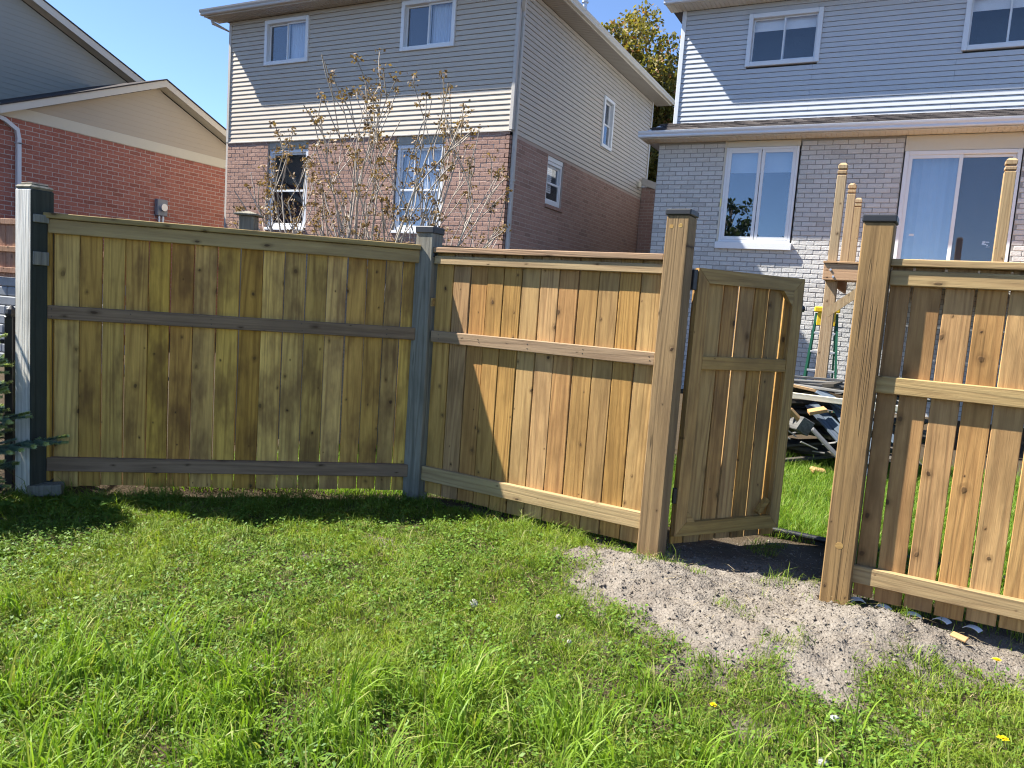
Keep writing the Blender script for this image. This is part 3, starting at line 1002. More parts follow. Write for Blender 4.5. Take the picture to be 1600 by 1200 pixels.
# eaves: front and side
OV = 0.42
soffit_run(h2, wf, -OV, W2 + OV, zt, OV, M['soffit_tan'])
soffit_run(h2, ws, 0.0, D2 + OV, zt, OV, M['soffit_tan'])
wf.put('fascia', MB().box((-OV, -0.02, -0.005), (W2 + OV, 0.0, 0.15)), M['tan_trim'], 0, zt, OV)
ws.put('fascia', MB().box((-OV + 0.0, -0.02, -0.005), (D2 + OV, 0.0, 0.15)), M['beige_trim'], 0, zt, OV)
gutter(h2, W2 + 2 * OV + 0.1, wf.loc(-OV - 0.05, zt + 0.02, OV + 0.02), 0, M['tan_trim'])
gutter(h2, D2 + 2 * OV, ws.loc(-OV, zt + 0.02, OV + 0.02), math.pi / 2, M['beige_trim'])
rise = 0.36 * (W2 / 2 + OV)
mb = MB()
e = OV + 0.06
zr = zt + 0.14
vs = [(-e, -e, zr), (W2 + e, -e, zr), (W2 + e, D2 + e, zr), (-e, D2 + e, zr), (W2 / 2, W2 / 2, zr + rise), (W2 / 2, D2 - W2 / 2, zr + rise)]
mb.add(vs, [(0, 1, 4), (1, 2, 5, 4), (2, 3, 5), (3, 0, 4, 5), (3, 2, 1, 0)])
roof2 = mb.build('roof', M['shingle'], h2)
mb = MB().tube([(0, 0, -0.4), (0, 0, 0.62)], 0.055, 12)
mb.tube([(0, 0, 0.62), (0, 0, 0.66)], [0.085, 0.085], 12)
mb.build('vent_pipe', M['alu'], roof2, (fx(-7.90), sy(18.25), 8.50))
# downspout at the near corner
dx, dy = W2 + 0.055, 0.10
downspout(h2, [(W2 + 0.30, -0.30, zt + 0.03), (W2 + 0.28, -0.28, zt - 0.12), (dx, dy, zt - 0.55), (dx, dy, 0.15)], M['tan_trim'], 0.07, ((dx, dy, 7.0), (dx, dy, 3.9)))
downspout(h2, [(-0.30, -0.33, zt + 0.03), (-0.28, -0.30, zt - 0.1), (-0.06, 0.06, zt - 0.22), (-0.06, 0.06, 0.1)], M['tan_trim'], 0.06)
ws.put('wall_vent', MB().box((0, -0.10, 0), (0.18, 0, 0.16), 0.02), M['cream'], sy(21.3), 5.08)
# low brick wing at the far end
wg = Wall(h2, W2, D2 - 0.4, 0)
brick_wall(wg, 0.02, 1.5, -0.025, 5.15, [], M['brick_pink'], M['mortar_pink'], 0, lambda x, y: False, 0.005)
mb = MB().prism([(0.0, 5.42), (0.0, 5.22), (1.6, 4.72), (1.6, 4.92)], 'y', -0.05, 0.08)
wg.put('wing_fascia', mb, M['tan_trim'])

# ================================================================== house on the right (whitewashed brick, pale grey siding)
AX0, AX1, AY = -4.82, 3.6, 15.55
h3 = thing('house', 'house with whitewashed brick, pale grey siding and a raised patio door', 'house', (AX0, AY, 0))
ax = lambda X: X - AX0
W3 = AX1 - AX0
w3 = Wall(h3, 0, 0, 0)
holes = [(ax(-3.46), ax(-2.03), 2.99, 5.03), (ax(-0.27), ax(1.55), 2.30, 5.03)]
brick_wall(w3, 0, W3, -0.025, 5.0, holes, M['brick_white'], M['mortar_grey'], 300, lambda x, y: y < 560 and x < 1640 and (y < 400 or 1225 < x < 1320 or x < 1340 and y < 420), 0.008)
# upper storey, set back
BY = 0.9
w3u = Wall(h3, 0.05, BY, 0)
zu0, zu1 = 5.56, 7.93
uh = [(ax(-3.43) - .05 + .03, ax(-2.0) - .05 - .03, 6.71, 7.69), (ax(0.44) - .05 + .03, ax(1.87) - .05 - .03, 6.71, 7.69)]
siding(w3u, 0, W3 - 0.1, zu0, zu1, 0.100, uh, M['siding_grey'])
w3u.put('corner_trim', MB().box((-0.06, -0.035, 0), (0.03, 0.05, zu1 - zu0), 0.006), M['cool_trim'], 0, zu0)
window(w3u, ax(-3.43) - .05, ax(-2.0) - .05, 6.68, 7.72, 'slider', 0.05, M['cool_trim'], 0.09)
window(w3u, ax(0.44) - .05, ax(1.87) - .05, 6.68, 7.72, 'slider', 0.05, M['cool_trim'], 0.09)
window(w3, ax(-3.43), ax(-2.06), 3.03, 4.87, 'casement', 0.01, M['white_trim'], 0.05)
w3.put('lintel_panel', MB().box((0, 0.0, 0), (1.40, 0.09, 0.12), 0.003), M['cream'], ax(-3.445), 4.873)
w3.put('window_sill', MB().box((0, -0.085, 0), (1.46, 0.09, 0.135), 0.008), M['white_trim'], ax(-3.475), 2.89)
w3.put('brick_mould', MB().box((0, -0.012, 0), (0.035, 0.09, 1.98), 0.003), M['cream'], ax(-3.467), 3.026)
w3.put('paper_tag', MB().box((0, -0.020, 0), (0.03, -0.013, 0.16), 0.002), M['tag'], ax(-3.464), 3.72)
window(w3, ax(-0.25), ax(1.53), 2.36, 4.72, 'patio', 0.01, M['white_trim'], 0.07)
w3.put('lintel_panel', MB().box((0, 0.0, 0), (1.80, 0.09, 0.27), 0.003), M['cream'], ax(-0.26), 4.723)
w3.put('door_threshold', MB().box((0, -0.05, 0), (1.82, 0.09, 0.055), 0.005), M['white_trim'], ax(-0.27), 2.302)
# side and rear closures
MB().box((0.0, 0.11, 0), (0.1, 7.0, 5.0)).build('side_wall', M['brick_white'], h3)
MB().box((0.055, BY + 0.06, 5.0), (0.155, 7.0, zu1)).build('side_wall', M['siding_grey'], h3)
MB().box((0.2, 7.0, 0), (W3, 7.1, zu1)).build('rear_wall', M['siding_grey'], h3)
MB().box((W3 - 0.1, 0.12, 0), (W3 - 0.002, 6.99, zu1 - 0.01)).build('side_wall', M['siding_grey'], h3)
# skirt roof: sheathing, fascia, gutter, shingles
mb = MB()
a0, b0 = (-0.38, 5.13), (BY + 0.03, 5.60)
vs = []
for x in (-0.28, W3 + 0.3):
    vs += [(x, a0[0], a0[1] - 0.10), (x, a0[0], a0[1]), (x, b0[0], b0[1]), (x, b0[0], a0[1] - 0.10)]
mb.add(vs, [(0, 1, 2, 3), (7, 6, 5, 4), (0, 4, 5, 1), (1, 5, 6, 2), (3, 2, 6, 7), (0, 3, 7, 4)])
sk = mb.build('skirt_roof', M['cool_trim'], h3)
slope = math.atan2(b0[1] - a0[1], b0[0] - a0[0])
run = math.hypot(b0[1] - a0[1], b0[0] - a0[0])


def shingle_mesh(v):
    mb = MB().box((0.003, 0, 0), (0.317, 0.28, 0.011))
    mb.v = [(x, y, z + (random.uniform(0, 0.012) if z > 0 and y < 0.1 else 0)) for x, y, z in mb.v]
    return mb.mesh('shingle', M['shingle'])


nrow = 7
for r in range(nrow):
    y = r * (run - 0.12) / (nrow - 1) - 0.03
    k = -1
    xs = -0.30 - (r % 3) * 0.11
    while xs < W3 + 0.3:
        me = cached(('shingle', random.randrange(4)), lambda: shingle_mesh(0))
        if xs > -0.35:
            o = obj('shingle', me, sk, (xs, a0[0] + y * math.cos(slope), a0[1] + y * math.sin(slope) + 0.006 + 0.0015 * (r % 2)))
            o.rotation_euler = (slope - 0.03, 0, 0)
            if project(o.matrix_basis.translation + h3.location)[0] > 1900:
                bpy.data.objects.remove(o)
        xs += 0.32
soffit_run(h3, w3, -0.28, W3 + 0.28, 5.0, 0.40, M['soffit_white'], 0.27)
gutter(h3, W3 + 0.62, w3.loc(-0.31, 5.02, 0.40), 0, M['cool_trim'])
# upper eave
OV3 = 0.43
soffit_run(h3, w3u, -OV3 + 0.1, W3 + 0.3, zu1, OV3, M['soffit_white'], 0.27)
gutter(h3, W3 + 0.7, w3u.loc(-OV3 + 0.08, zu1 + 0.01, OV3), 0, M['cool_trim'])
mb = MB()
e = OV3
vs = [(-0.3, BY - e, zu1 + 0.10), (W3 + 0.3, BY - e, zu1 + 0.10), (W3 + 0.3, 7.4, zu1 + 0.10), (-0.3, 7.4, zu1 + 0.10), (3.2, 4.2, zu1 + 1.35), (W3 - 3.2, 4.2, zu1 + 1.35)]
mb.add(vs, [(0, 1, 5, 4), (1, 2, 5), (2, 3, 4, 5), (3, 0, 4), (3, 2, 1, 0)])
mb.build('roof', M['shingle'], h3)

# ================================================================== house on the left (red brick gable)
HS = 17.7 / 16.0                      # size of this house, read off against its neighbour's sunlit wall
CX, CY0 = -17.7, 4.6
h1 = thing('house', 'red brick house with tan gable and a taller gable behind it', 'house', (CX, CY0, 0))
w1 = Wall(h1, 0, 0, math.pi / 2)      # s = Y - CY0, outwards +X
cy = lambda Y: Y * HS - CY0
hz = lambda z: 1.5 + (z - 1.5) * HS
PK, PZ, SL = cy(12.30), hz(6.00), 0.412
L1 = cy(16.6)
_bs = (BRICK_H, BRICK_L)
BRICK_H, BRICK_L = 0.100, 0.300
brick_wall(w1, 0, L1, hz(4.44) - 0.1 * 47, hz(4.44), [], M['brick_red'], M['mortar_pale'], 300, lambda x, y: 0 < x < 352 and y < 350, 0.004)
BRICK_H, BRICK_L = _bs
w1.put('frieze_board', MB().box((0, -0.03, 0), (L1, 0.10, 0.25), 0.006), M['cream'], 0, hz(4.44))
siding(w1, 0, L1, hz(4.44) + 0.25, hz(6.1), 0.128, [], M['siding_tan'], lambda z: (PK - max(0.0, (PZ - 0.12 - z)) / SL, min(L1, PK + max(0.0, (PZ - 0.12 - z)) / SL)), 0.010)


def gable_trim(wall, pk, pz, sl, left, right, over, mat_f, mat_s, roof_depth, fw=0.20):
    """rake fascia, rake soffit and the roof slabs of a gable; wall frame s along, outwards d"""
    for sgn, ext in ((-1, left), (1, right)):
        s_e = pk + sgn * ext
        z_e = pz - sl * ext
        poly = [(pk, pz - fw), (s_e, z_e - fw), (s_e, z_e), (pk, pz)]
        wall.put('rake_fascia', MB().prism(poly, 'y', -over - 0.02, -over), mat_f)
        poly = [(pk, pz - fw + 0.01), (s_e, z_e - fw + 0.01), (s_e, z_e - fw + 0.03), (pk, pz - fw + 0.03)]
        wall.put('rake_soffit', MB().prism(poly, 'y', -over, 0.0), mat_s)
        poly = [(pk, pz + 0.003), (s_e + sgn * 0.05, z_e + 0.003 - sl * 0.05), (s_e + sgn * 0.05, z_e + 0.033 - sl * 0.05), (pk, pz + 0.033)]
        wall.put('roof', MB().prism(poly, 'y', -over - 0.045, roof_depth), M['shingle'])


gable_trim(w1, PK, PZ + 0.07, SL, PK + 0.4, L1 - PK + 0.4, 0.32, M['beige_trim'], M['cream'], 5.0, 0.165)
MB().box((-6, 0.0, 0), (-0.10, L1, 4.6)).build('rear_wall', M['brick_red'], h1)
# taller gable, set back
w1u = Wall(h1, -2.65, 0, math.pi / 2)
PK2, PZ2 = cy(8.9), hz(8.28)
siding(w1u, 0, cy(16.5), 5.0, hz(8.3), 0.130, [], M['siding_upper'], lambda z: (max(0.0, PK2 - max(0.0, PZ2 - 0.12 - z) / 0.395), PK2 + max(0.0, PZ2 - 0.12 - z) / 0.395), 0.012)
gable_trim(w1u, PK2, PZ2 + 0.10, 0.395, 4.6, 6.0, 0.32, M['beige_trim'], M['siding_tan'], 5.0, 0.19)
MB().box((-9, 0.5, 0), (-2.77, cy(13.4), 6.3)).build('rear_wall', M['siding_upper'], h1)
mb = MB().box((-0.16, -0.16, 0), (0.16, 0.16, 0.16), 0.01)
mb.add([(-0.2, -0.2, 0.16), (0.2, -0.2, 0.16), (0.2, 0.2, 0.16), (-0.2, 0.2, 0.16), (0, 0, 0.24)], [(0, 1, 4), (1, 2, 4), (2, 3, 4), (3, 0, 4), (3, 2, 1, 0)])
mb.build('roof_vent', M['alu'], h1, (-4.9, cy(13.05), hz(7.05)))
downspout(h1, [(0.10, cy(8.55), hz(4.42)), (0.10, cy(8.85), hz(4.36)), (0.08, cy(9.10), hz(4.22)), (0.08, cy(9.13), hz(4.05)), (0.08, cy(9.13), 0.1)], M['cool_trim'], 0.085, ((0.06, cy(9.13), hz(3.95)),))
# electricity meter
mt = MB().box((0.0, -0.15, 0), (0.12, 0.16, 0.43), 0.012).build('meter_box', M['meter_grey'], h1, (0.01, cy(12.42), hz(2.98)))
MB().tube([(0.12, 0, 0.22), (0.2, 0, 0.22)], 0.095, 16).build('meter_dial', M['alu'], mt)
for dy_ in (-0.05, 0.06):
    MB().tube([(0.05, dy_, 0.01), (0.05, dy_, -1.6)], 0.028, 8).build('conduit', M['alu'], mt)

# ================================================================== fences
def tag_part(o, label):
    o['label'] = label
    return o


def board_mesh(wd, z0, z1, th, mat, seed):
    """one fence board: bevelled long edges, a slight bow"""
    rs = random.Random(seed)
    mb = MB()
    b = 0.003
    prof = [(b, 0), (wd - b, 0), (wd, b), (wd, th - b), (wd - b, th), (b, th), (0, th - b), (0, b)]
    n = 4
    bow = rs.uniform(-0.0035, 0.0035)
    cupv = rs.uniform(-0.002, 0.002)
    for i in range(n + 1):
        t = i / n
        z = z0 + (z1 - z0) * t
        dx_ = bow * math.sin(math.pi * t)
        dy_ = cupv * math.sin(2 * math.pi * t)
        for x, y in prof:
            mb.v.append((x + dx_, y + dy_, z))
    for i in range(n):
        for k in range(8):
            a, b_ = i * 8 + k, i * 8 + (k + 1) % 8
            mb.f.append((a, b_, b_ + 8, a + 8))
    mb.f.append(tuple(range(8))[::-1])
    mb.f.append(tuple(range(n * 8, n * 8 + 8)))
    return mb.mesh('board', mat)


def boards(parent, edges, gap, z0, z1, th, y, mat, jit=0.008):
    for i, (a, b) in enumerate(zip(edges, edges[1:])):
        zz0 = z0 + random.uniform(-jit, jit)
        me = board_mesh(b - a - gap, zz0, z1, th, mat, i * 13 + int(a * 100))
        o = obj('board', me, parent, (a + gap / 2, y + random.uniform(-0.002, 0.002), 0))
        o.rotation_euler[1] = random.uniform(-0.0018, 0.0018)


def rail(parent, name, lo, hi, mat, bev=0.004):
    c = [(a + b) / 2 for a, b in zip(lo, hi)]
    h = [(b - a) / 2 for a, b in zip(lo, hi)]
    return MB().box([-x for x in h], h, bev).build(name, mat, parent, c)


def nail_heads(parent, xs, zs, y):
    me = cached('nail', lambda: MB().tube([(0, 0, 0), (0, -0.0015, 0)], 0.0035, 6).mesh('nail', M['black']))
    for x in xs:
        for z in zs:
            obj('nail', me, parent, (x + random.uniform(-.01, .01), y, z + random.uniform(-.006, .006)))


TH = 0.024
P1, P2, P3, P4 = (-5.053, 2.987), (-3.086, 4.642), (-1.222, 4.521), (-0.148, 4.466)
# ---- left section
a_l = math.atan2(P2[1] - P1[1], P2[0] - P1[0])
fl = thing('wooden_fence', 'olive shaded fence section between the weathered grey post and the grey green post', 'fence', (*P1, 0), a_l)
ed = [0.125, 0.280, 0.417, 0.555, 0.699, 0.836, 0.983, 1.132, 1.279, 1.428, 1.574, 1.718, 1.864, 2.002, 2.137, 2.27, 2.389, 2.495]
boards(fl, ed, 0.006, 0.062, 1.834, TH, 0.0, M['left_board'])
rail(fl, 'top_rail', (0.10, -0.038, 1.742), (2.500, -0.0005, 1.832), M['left_top'])
rail(fl, 'middle_rail', (0.098, -0.038, 1.186), (2.500, -0.0005, 1.275), M['left_rail'])
rail(fl, 'bottom_rail', (0.098, -0.038, 0.168), (2.503, -0.0005, 0.262), M['left_rail'])
rail(fl, 'cap_rail', (0.078, -0.062, 1.8345), (2.505, 0.078, 1.870), M['left_top'])
rail(fl, 'end_stud', (0.080, -0.030, 0.10), (0.118, 0.05, 1.833), M['left_board'])
nail_heads(fl, [0.13, 0.6, 1.1, 1.7, 2.3], [1.21, 1.25], -0.0381)
# weathered grey post, turned from the fence line
rot1 = R(4.0) - a_l
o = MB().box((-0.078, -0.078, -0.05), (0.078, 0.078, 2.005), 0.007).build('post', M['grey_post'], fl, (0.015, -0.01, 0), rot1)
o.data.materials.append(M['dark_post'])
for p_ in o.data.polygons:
    if p_.normal.x > 0.5 or p_.normal.y > 0.5:  # sides away from the sun painted near black as shade, plus weathering
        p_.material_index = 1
tag_part(o, 'weathered grey square post with a rough rounded top')
mb = MB().box((-0.080, -0.080, 2.006), (0.080, 0.080, 2.032), 0.012)
mb.box((-0.055, -0.060, 2.033), (0.06, 0.055, 2.046), 0.006)
mb.build('worn_top', M['old_post'], o)
for zb_ in (1.80, 1.53):
    MB().box((0.079, -0.070, zb_), (0.098, 0.03, zb_ + (0.05 if zb_ > 1.7 else 0.085)), 0.003).build('bracket', M['old_post'], o)
# grey green corner post
o = MB().box((-0.07, -0.07, -0.05), (0.07, 0.07, 1.995), 0.006).build('post', M['old_post'], fl, (2.570, 0.0, 0), R(1.0) - a_l)
tag_part(o, 'grey green weathered corner post with a black cap')
MB().box((-0.078, -0.078, 1.955), (0.078, 0.078, 2.005), 0.006).build('post_cap', M['cap'], o)
MB().box((0.071, -0.055, 1.44), (0.086, -0.01, 1.50), 0.003).build('bracket', M['gate_rail'], o)
MB().box((0.071, -0.060, 1.79), (0.082, -0.02, 1.82), 0.003).build('bracket', M['black'], o)

# ---- middle section
a_m = math.atan2(P3[1] - P2[1], P3[0] - P2[0])
fm = thing('wooden_fence', 'sunlit tan fence section between the grey green post and the gate', 'fence', (*P2, 0), a_m)
ed = [0.082, 0.233, 0.379, 0.519, 0.655, 0.797, 0.937, 1.079, 1.222, 1.364, 1.505, 1.648, 1.790]
boards(fm, ed, 0.007, 0.055, 1.822, TH, 0.0, M['tan_board'])
rail(fm, 'top_rail', (0.078, -0.038, 1.742), (1.792, -0.0005, 1.800), M['tan_rail'])
rail(fm, 'cap_rail', (0.072, -0.052, 1.8225), (1.792, 0.085, 1.860), M['pink_rail'])
rail(fm, 'middle_rail', (0.085, -0.038, 1.184), (1.790, -0.0005, 1.266), M['pink_rail'])
rail(fm, 'bottom_rail', (0.072, -0.038, 0.158), (1.792, -0.0005, 0.264), M['tan_rail'])
nail_heads(fm, [0.16, 0.5, 0.9, 1.3, 1.76], [1.21, 1.24], -0.0381)
o = MB().box((-0.070, -0.072, -0.06), (0.070, 0.072, 2.085), 0.006).build('post', M['new_post'], fm, (math.hypot(P3[0] - P2[0], P3[1] - P2[1]), 0.0, 0), 0.0)
tag_part(o, 'new square tan gate post with a flat black cap')
MB().box((-0.078, -0.080, 2.086), (0.078, 0.080, 2.122), 0.006).build('post_cap', M['cap'], o)
me = cached('knot', lambda: MB().tube([(0, 0, 0), (0, -0.0006, 0)], [0.013, 0.012], 10).mesh('knot', M['gate_rail']))
for kx, kz in ((-0.035, 2.02), (0.02, 2.025)):
    obj('knot', me, o, (kx, -0.0722, kz))

# ---- right section
a_r = math.atan2(-0.052, 0.9986)
fr_ = thing('wooden_fence', 'tan fence section right of the gate opening with wide gaps between boards', 'fence', (*P4, 0), a_r)
ed = [0.078, 0.185, 0.328, 0.470, 0.612, 0.756, 0.900, 1.044, 1.188, 1.33, 1.475, 1.62, 1.76]
boards(fr_, ed, 0.012, 0.045, 1.832, TH, 0.0, M['tan_board'])
rail(fr_, 'top_rail', (0.078, -0.038, 1.734), (1.80, -0.0005, 1.812), M['tan_rail'])
rail(fr_, 'cap_rail', (0.074, -0.052, 1.8325), (1.80, 0.085, 1.870), M['tan_rail'])
rail(fr_, 'middle_rail', (0.064, -0.038, 1.168), (1.80, -0.0005, 1.257), M['tan_rail'])
rail(fr_, 'bottom_rail', (0.062, -0.038, 0.124), (1.80, -0.0005, 0.220), M['tan_rail'])
o = MB().box((-0.075, -0.075, -0.06), (0.075, 0.075, 2.052), 0.006).build('post', M['new_post'], fr_, (0, 0, 0), 0.0)
tag_part(o, 'new square tan latch post with a flat black cap and a round knot')
MB().box((-0.082, -0.082, 2.053), (0.082, 0.082, 2.092), 0.006).build('post_cap', M['cap'], o)
obj('knot', cached('knot2', lambda: MB().tube([(0, 0, 0), (0, -0.0006, 0)], [0.020, 0.019], 14).mesh('knot', M['gate_rail'])), o, (-0.005, -0.0752, 0.32))
o = MB().box((-0.07, -0.07, -0.06), (0.07, 0.07, 2.05), 0.006).build('post', M['new_post'], fr_, (1.875, 0, 0), 0.0)

# ---- gate, swung open away from the camera
G0 = (-1.147, 4.668)
ga = R(53.6)
gt = thing('wooden_gate', 'brown board gate with mitred frame swung open between two tan posts', 'gate', (*G0, 0), ga)
GL = 0.895
ed = [0.0, 0.107, 0.242, 0.368, 0.501, 0.628, 0.762, GL]
boards(gt, ed, 0.013, 0.050, 1.79, 0.022, 0.0, M['gate_board'], 0.004)
t_ = 0.088
zl, zh = 0.105, 1.797


def mitre(name, poly, mat):
    cx = sum(p[0] for p in poly) / len(poly)
    cz = sum(p[1] for p in poly) / len(poly)
    return MB().prism([(p[0] - cx, p[1] - cz) for p in poly], 'y', -0.036, -0.0005).build(name, mat, gt, (cx, 0, cz))


g_ = 0.0012
mitre('stile', [(0.0, zl + g_), (t_, zl + t_ + g_), (t_, zh - t_ - g_), (0.0, zh - g_)], M['gate_board'])
mitre('stile', [(GL, zl + g_), (GL, zh - g_), (GL - t_, zh - t_ - g_), (GL - t_, zl + t_ + g_)], M['gate_board'])
mitre('frame_rail', [(0.0 + g_, zh), (t_ + g_, zh - t_), (GL - t_ - g_, zh - t_), (GL - g_, zh)], M['gate_rail'])
mitre('frame_rail', [(0.0 + g_, zl), (GL - g_, zl), (GL - t_ - g_, zl + t_), (t_ + g_, zl + t_)], M['gate_rail'])
rail(gt, 'middle_rail', (t_ + 0.002, -0.036, 1.174), (GL - t_ - 0.002, -0.0005, 1.258), M['gate_rail'])
for pts in ([(GL - t_ - 0.09, zh - t_ - .001), (GL - t_ - 0.001, zh - t_ - 0.10), (GL - t_ - 0.001, zh - t_ - .001)],
            [(t_ + 0.001, zl + t_ + .001), (t_ + 0.07, zl + t_ + .001), (t_ + 0.001, zl + t_ + 0.08)],
            [(GL - t_ - 0.115, zl + t_ + 0.03), (GL - t_ - 0.09, zl + t_ + 0.012), (GL - t_ - 0.012, zl + t_ + 0.10), (GL - t_ - 0.04, zl + t_ + 0.125)]):
    mitre('corner_block', pts, M['gate_rail'])
for hz in (0.32,):
    MB().box((-0.030, -0.030, hz), (-0.002, -0.012, hz + 0.10), 0.003).build('hinge', M['black'], gt)
MB().box((-0.034, -0.030, 1.66), (-0.003, 0.0, 1.785), 0.003).build('hinge', M['black'], gt)
lt = MB().box((GL + 0.001, -0.03, 1.50), (GL + 0.014, 0.02, 1.66), 0.003).build('latch', M['black'], gt)
MB().tube([(GL + 0.014, -0.005, 1.60), (GL + 0.04, -0.005, 1.60)], [0.018, 0.022], 10).build('knob', M['black'], lt)
MB().tube([(GL - 0.01, 0.03, 1.43), (GL + 0.05, 0.03, 1.43)], 0.006, 8).build('bolt', M['black'], lt)
MB().tube([(GL + 0.045, 0.03, 1.43), (GL + 0.052, 0.03, 1.43)], 0.011, 8).build('bolt_head', M['black'], lt)

# ---- grey offcut at the foot of the left post
o = rail(None, 'timber_offcut', (-0.10, -0.05, 0.0), (0.10, 0.05, 0.075), M['old_post'], 0.006)
o.location = (-4.92, 3.00, 0.055)
o.rotation_euler = (0.03, -0.04, a_l + 0.05)
tag(o, 'grey weathered timber offcut lying at the foot of the weathered post', 'offcut')

# ---- old fence post and rail behind the left section
of = thing('old_fence', 'old dark fence with a flat capped post behind the olive fence section', 'fence', (-5.47, 5.20, 0), R(28))
MB().box((-0.07, -0.07, 0), (0.07, 0.07, 2.13), 0.006).build('post', M['old_post'], of)
mb = MB().box((-0.105, -0.105, 2.131), (0.105, 0.105, 2.15), 0.004)
mb.add([(-0.10, -0.10, 2.1505), (0.10, -0.10, 2.1505), (0.10, 0.10, 2.1505), (-0.10, 0.10, 2.1505), (0, 0, 2.18)], [(0, 1, 4), (1, 2, 4), (2, 3, 4), (3, 0, 4)])
mb.build('post_cap', M['old_post'], of)
rail(of, 'cap_rail', (0.075, -0.07, 1.955), (2.4, 0.07, 1.993), M['left_rail'])
rail(of, 'top_rail', (0.075, -0.038, 1.86), (2.4, -0.001, 1.952), M['left_rail'])
boards(of, [0.08 + 0.145 * k for k in range(17)], 0.008, 0.05, 1.953, TH, 0.0, M['scrap_grey'])

# ---- brown fence on a block wall, far left
ff = thing('brown_fence', 'reddish brown board fence on the stone block wall by the red brick house', 'fence', (-13.0, 7.05, 0), R(9))
boards(ff, [0.0 + 0.145 * k for k in range(16)], 0.006, 1.36, 2.26, 0.02, 0.0, M['far_fence'])
for z_ in (2.18, 1.75, 1.42):
    rail(ff, 'rail', (0, -0.04, z_), (2.32, -0.0005, z_ + 0.085), M['far_fence'])
bw = thing('block_wall', 'low grey stone block wall under the reddish brown board fence', 'wall', (-13.3, 6.9, 0), R(9))
for r in range(9):
    for k in range(7):
        x0_ = k * 0.42 - (r % 2) * 0.21
        MB().box((0.004, 0, 0.004), (0.414, 0.25, 0.146), 0.015).build('block', M['stone_block'], bw, (x0_, 0.015 * r + random.uniform(-.008, .008), r * 0.15))

# ---- black metal fence by the spruce
bf = thing('metal_fence', 'black metal picket fence beside the spruce branches', 'fence', (-5.40, 3.05, 0), R(205))
mb = MB().box((-0.03, -0.03, 0), (0.03, 0.03, 1.17), 0.004)
mb.build('post', M['black'], bf)
MB().tube([(0, 0, 1.17), (0, 0, 1.19), (0, 0, 1.22), (0, 0, 1.245)], [0.035, 0.038, 0.03, 0.008], 10).build('finial', M['black'], bf)
for z_ in (0.12, 0.98):
    rail(bf, 'rail', (0.03, -0.015, z_), (1.5, 0.015, z_ + 0.03), M['black'])
pk_me = cached('picket', lambda: MB().box((-0.009, -0.009, 0.05), (0.009, 0.009, 1.10), 0.002).mesh('picket', M['black']))
for k in range(12):
    obj('picket', pk_me, bf, (0.11 + 0.11 * k, 0, 0))

# ================================================================== deck, ladder, scrap pile, edging behind the fence
dk = thing('deck', 'unfinished raised timber deck with tall notched posts at the patio door', 'deck', (0, 0, 0))


def deck_post(x, y, z0, z1, t=0.135):
    h = t / 2
    o = MB().box((-h, -h, z0), (h, h, z1 - 0.155), 0.005).build('post', M['deck_wood'], dk, (x, y, 0))
    zc = z1 - 0.155
    for k, zz_ in enumerate((zc, zc + 0.065)):
        MB().box((-h + 0.016, -h + 0.016, zz_ - 0.001), (h - 0.016, h - 0.016, zz_ + 0.022)).build('notch', M['deck_joist'], o)
        MB().box((-h, -h, zz_ + 0.021), (h, h, zz_ + 0.064 if k == 0 else z1 - 0.02), 0.006).build('post_top', M['deck_wood'], o)
    mb_ = MB()
    vs_ = [(-h, -h, z1 - 0.0205), (h, -h, z1 - 0.0205), (h, h, z1 - 0.0205), (-h, h, z1 - 0.0205), (-h + .03, -h + .03, z1 + .012), (h - .03, -h + .03, z1 + .012), (h - .03, h - .03, z1 + .012), (-h + .03, h - .03, z1 + .012)]
    mb_.add(vs_, [(0, 1, 5, 4), (1, 2, 6, 5), (2, 3, 7, 6), (3, 0, 4, 7), (4, 5, 6, 7)])
    mb_.build('post_top', M['deck_wood'], o)


deck_post(-0.905, 11.20, 2.10, 3.67, 0.115)
deck_post(-0.88, 12.95, 2.37, 3.70, 0.115)
deck_post(-0.86, 14.45, 2.37, 3.71, 0.115)
deck_post(1.0, 11.20, 0.0, 3.69, 0.125)
deck_post(2.9, 11.20, 0.0, 3.69, 0.125)
MB().box((-0.075, -0.075, 0), (0.075, 0.075, 2.112), 0.005).build('support_post', M['deck_wood'], dk, (-0.89, 11.28, 0))
rail(dk, 'rim_joist', (-0.99, 11.00, 2.115), (3.1, 11.04, 2.330), M['deck_joist'])
rail(dk, 'rim_joist', (-0.99, 11.05, 2.119), (-0.95, 15.4, 2.333), M['deck_joist'])
rail(dk, 'beam', (-0.93, 11.055, 2.113), (3.1, 11.13, 2.325), M['deck_joist'])
for k in range(9):
    x_ = -0.45 + k * 0.42
    MB().box((-0.019, 0, 0), (0.019, 4.2, 0.18), 0.002).build('joist', M['deck_joist'], dk, (x_, 11.14, 2.14))
for k in range(31):
    rail(dk, 'deck_board', (-1.0, 10.98 + k * 0.146, 2.335), (3.1, 10.98 + k * 0.146 + 0.138, 2.363), M['deck_joist'])
mb = MB()
p0, p1 = Vector((-0.905, 11.10, 1.66)), Vector((-0.36, 11.10, 2.12))
d_ = (p1 - p0).normalized()
n_ = Vector((d_.z, 0, -d_.x)) * 0.055
for yy in (-0.03, 0.03):
    mb.v += [tuple(p0 + n_ + Vector((0, yy, 0))), tuple(p1 + n_ + Vector((0, yy, 0))), tuple(p1 - n_ + Vector((0, yy, 0))), tuple(p0 - n_ + Vector((0, yy, 0)))]
mb.f += [(3, 2, 1, 0), (4, 5, 6, 7), (0, 1, 5, 4), (1, 2, 6, 5), (2, 3, 7, 6), (3, 0, 4, 7)]
mb.build('knee_brace', M['deck_wood'], dk, (0, -0.06, 0))
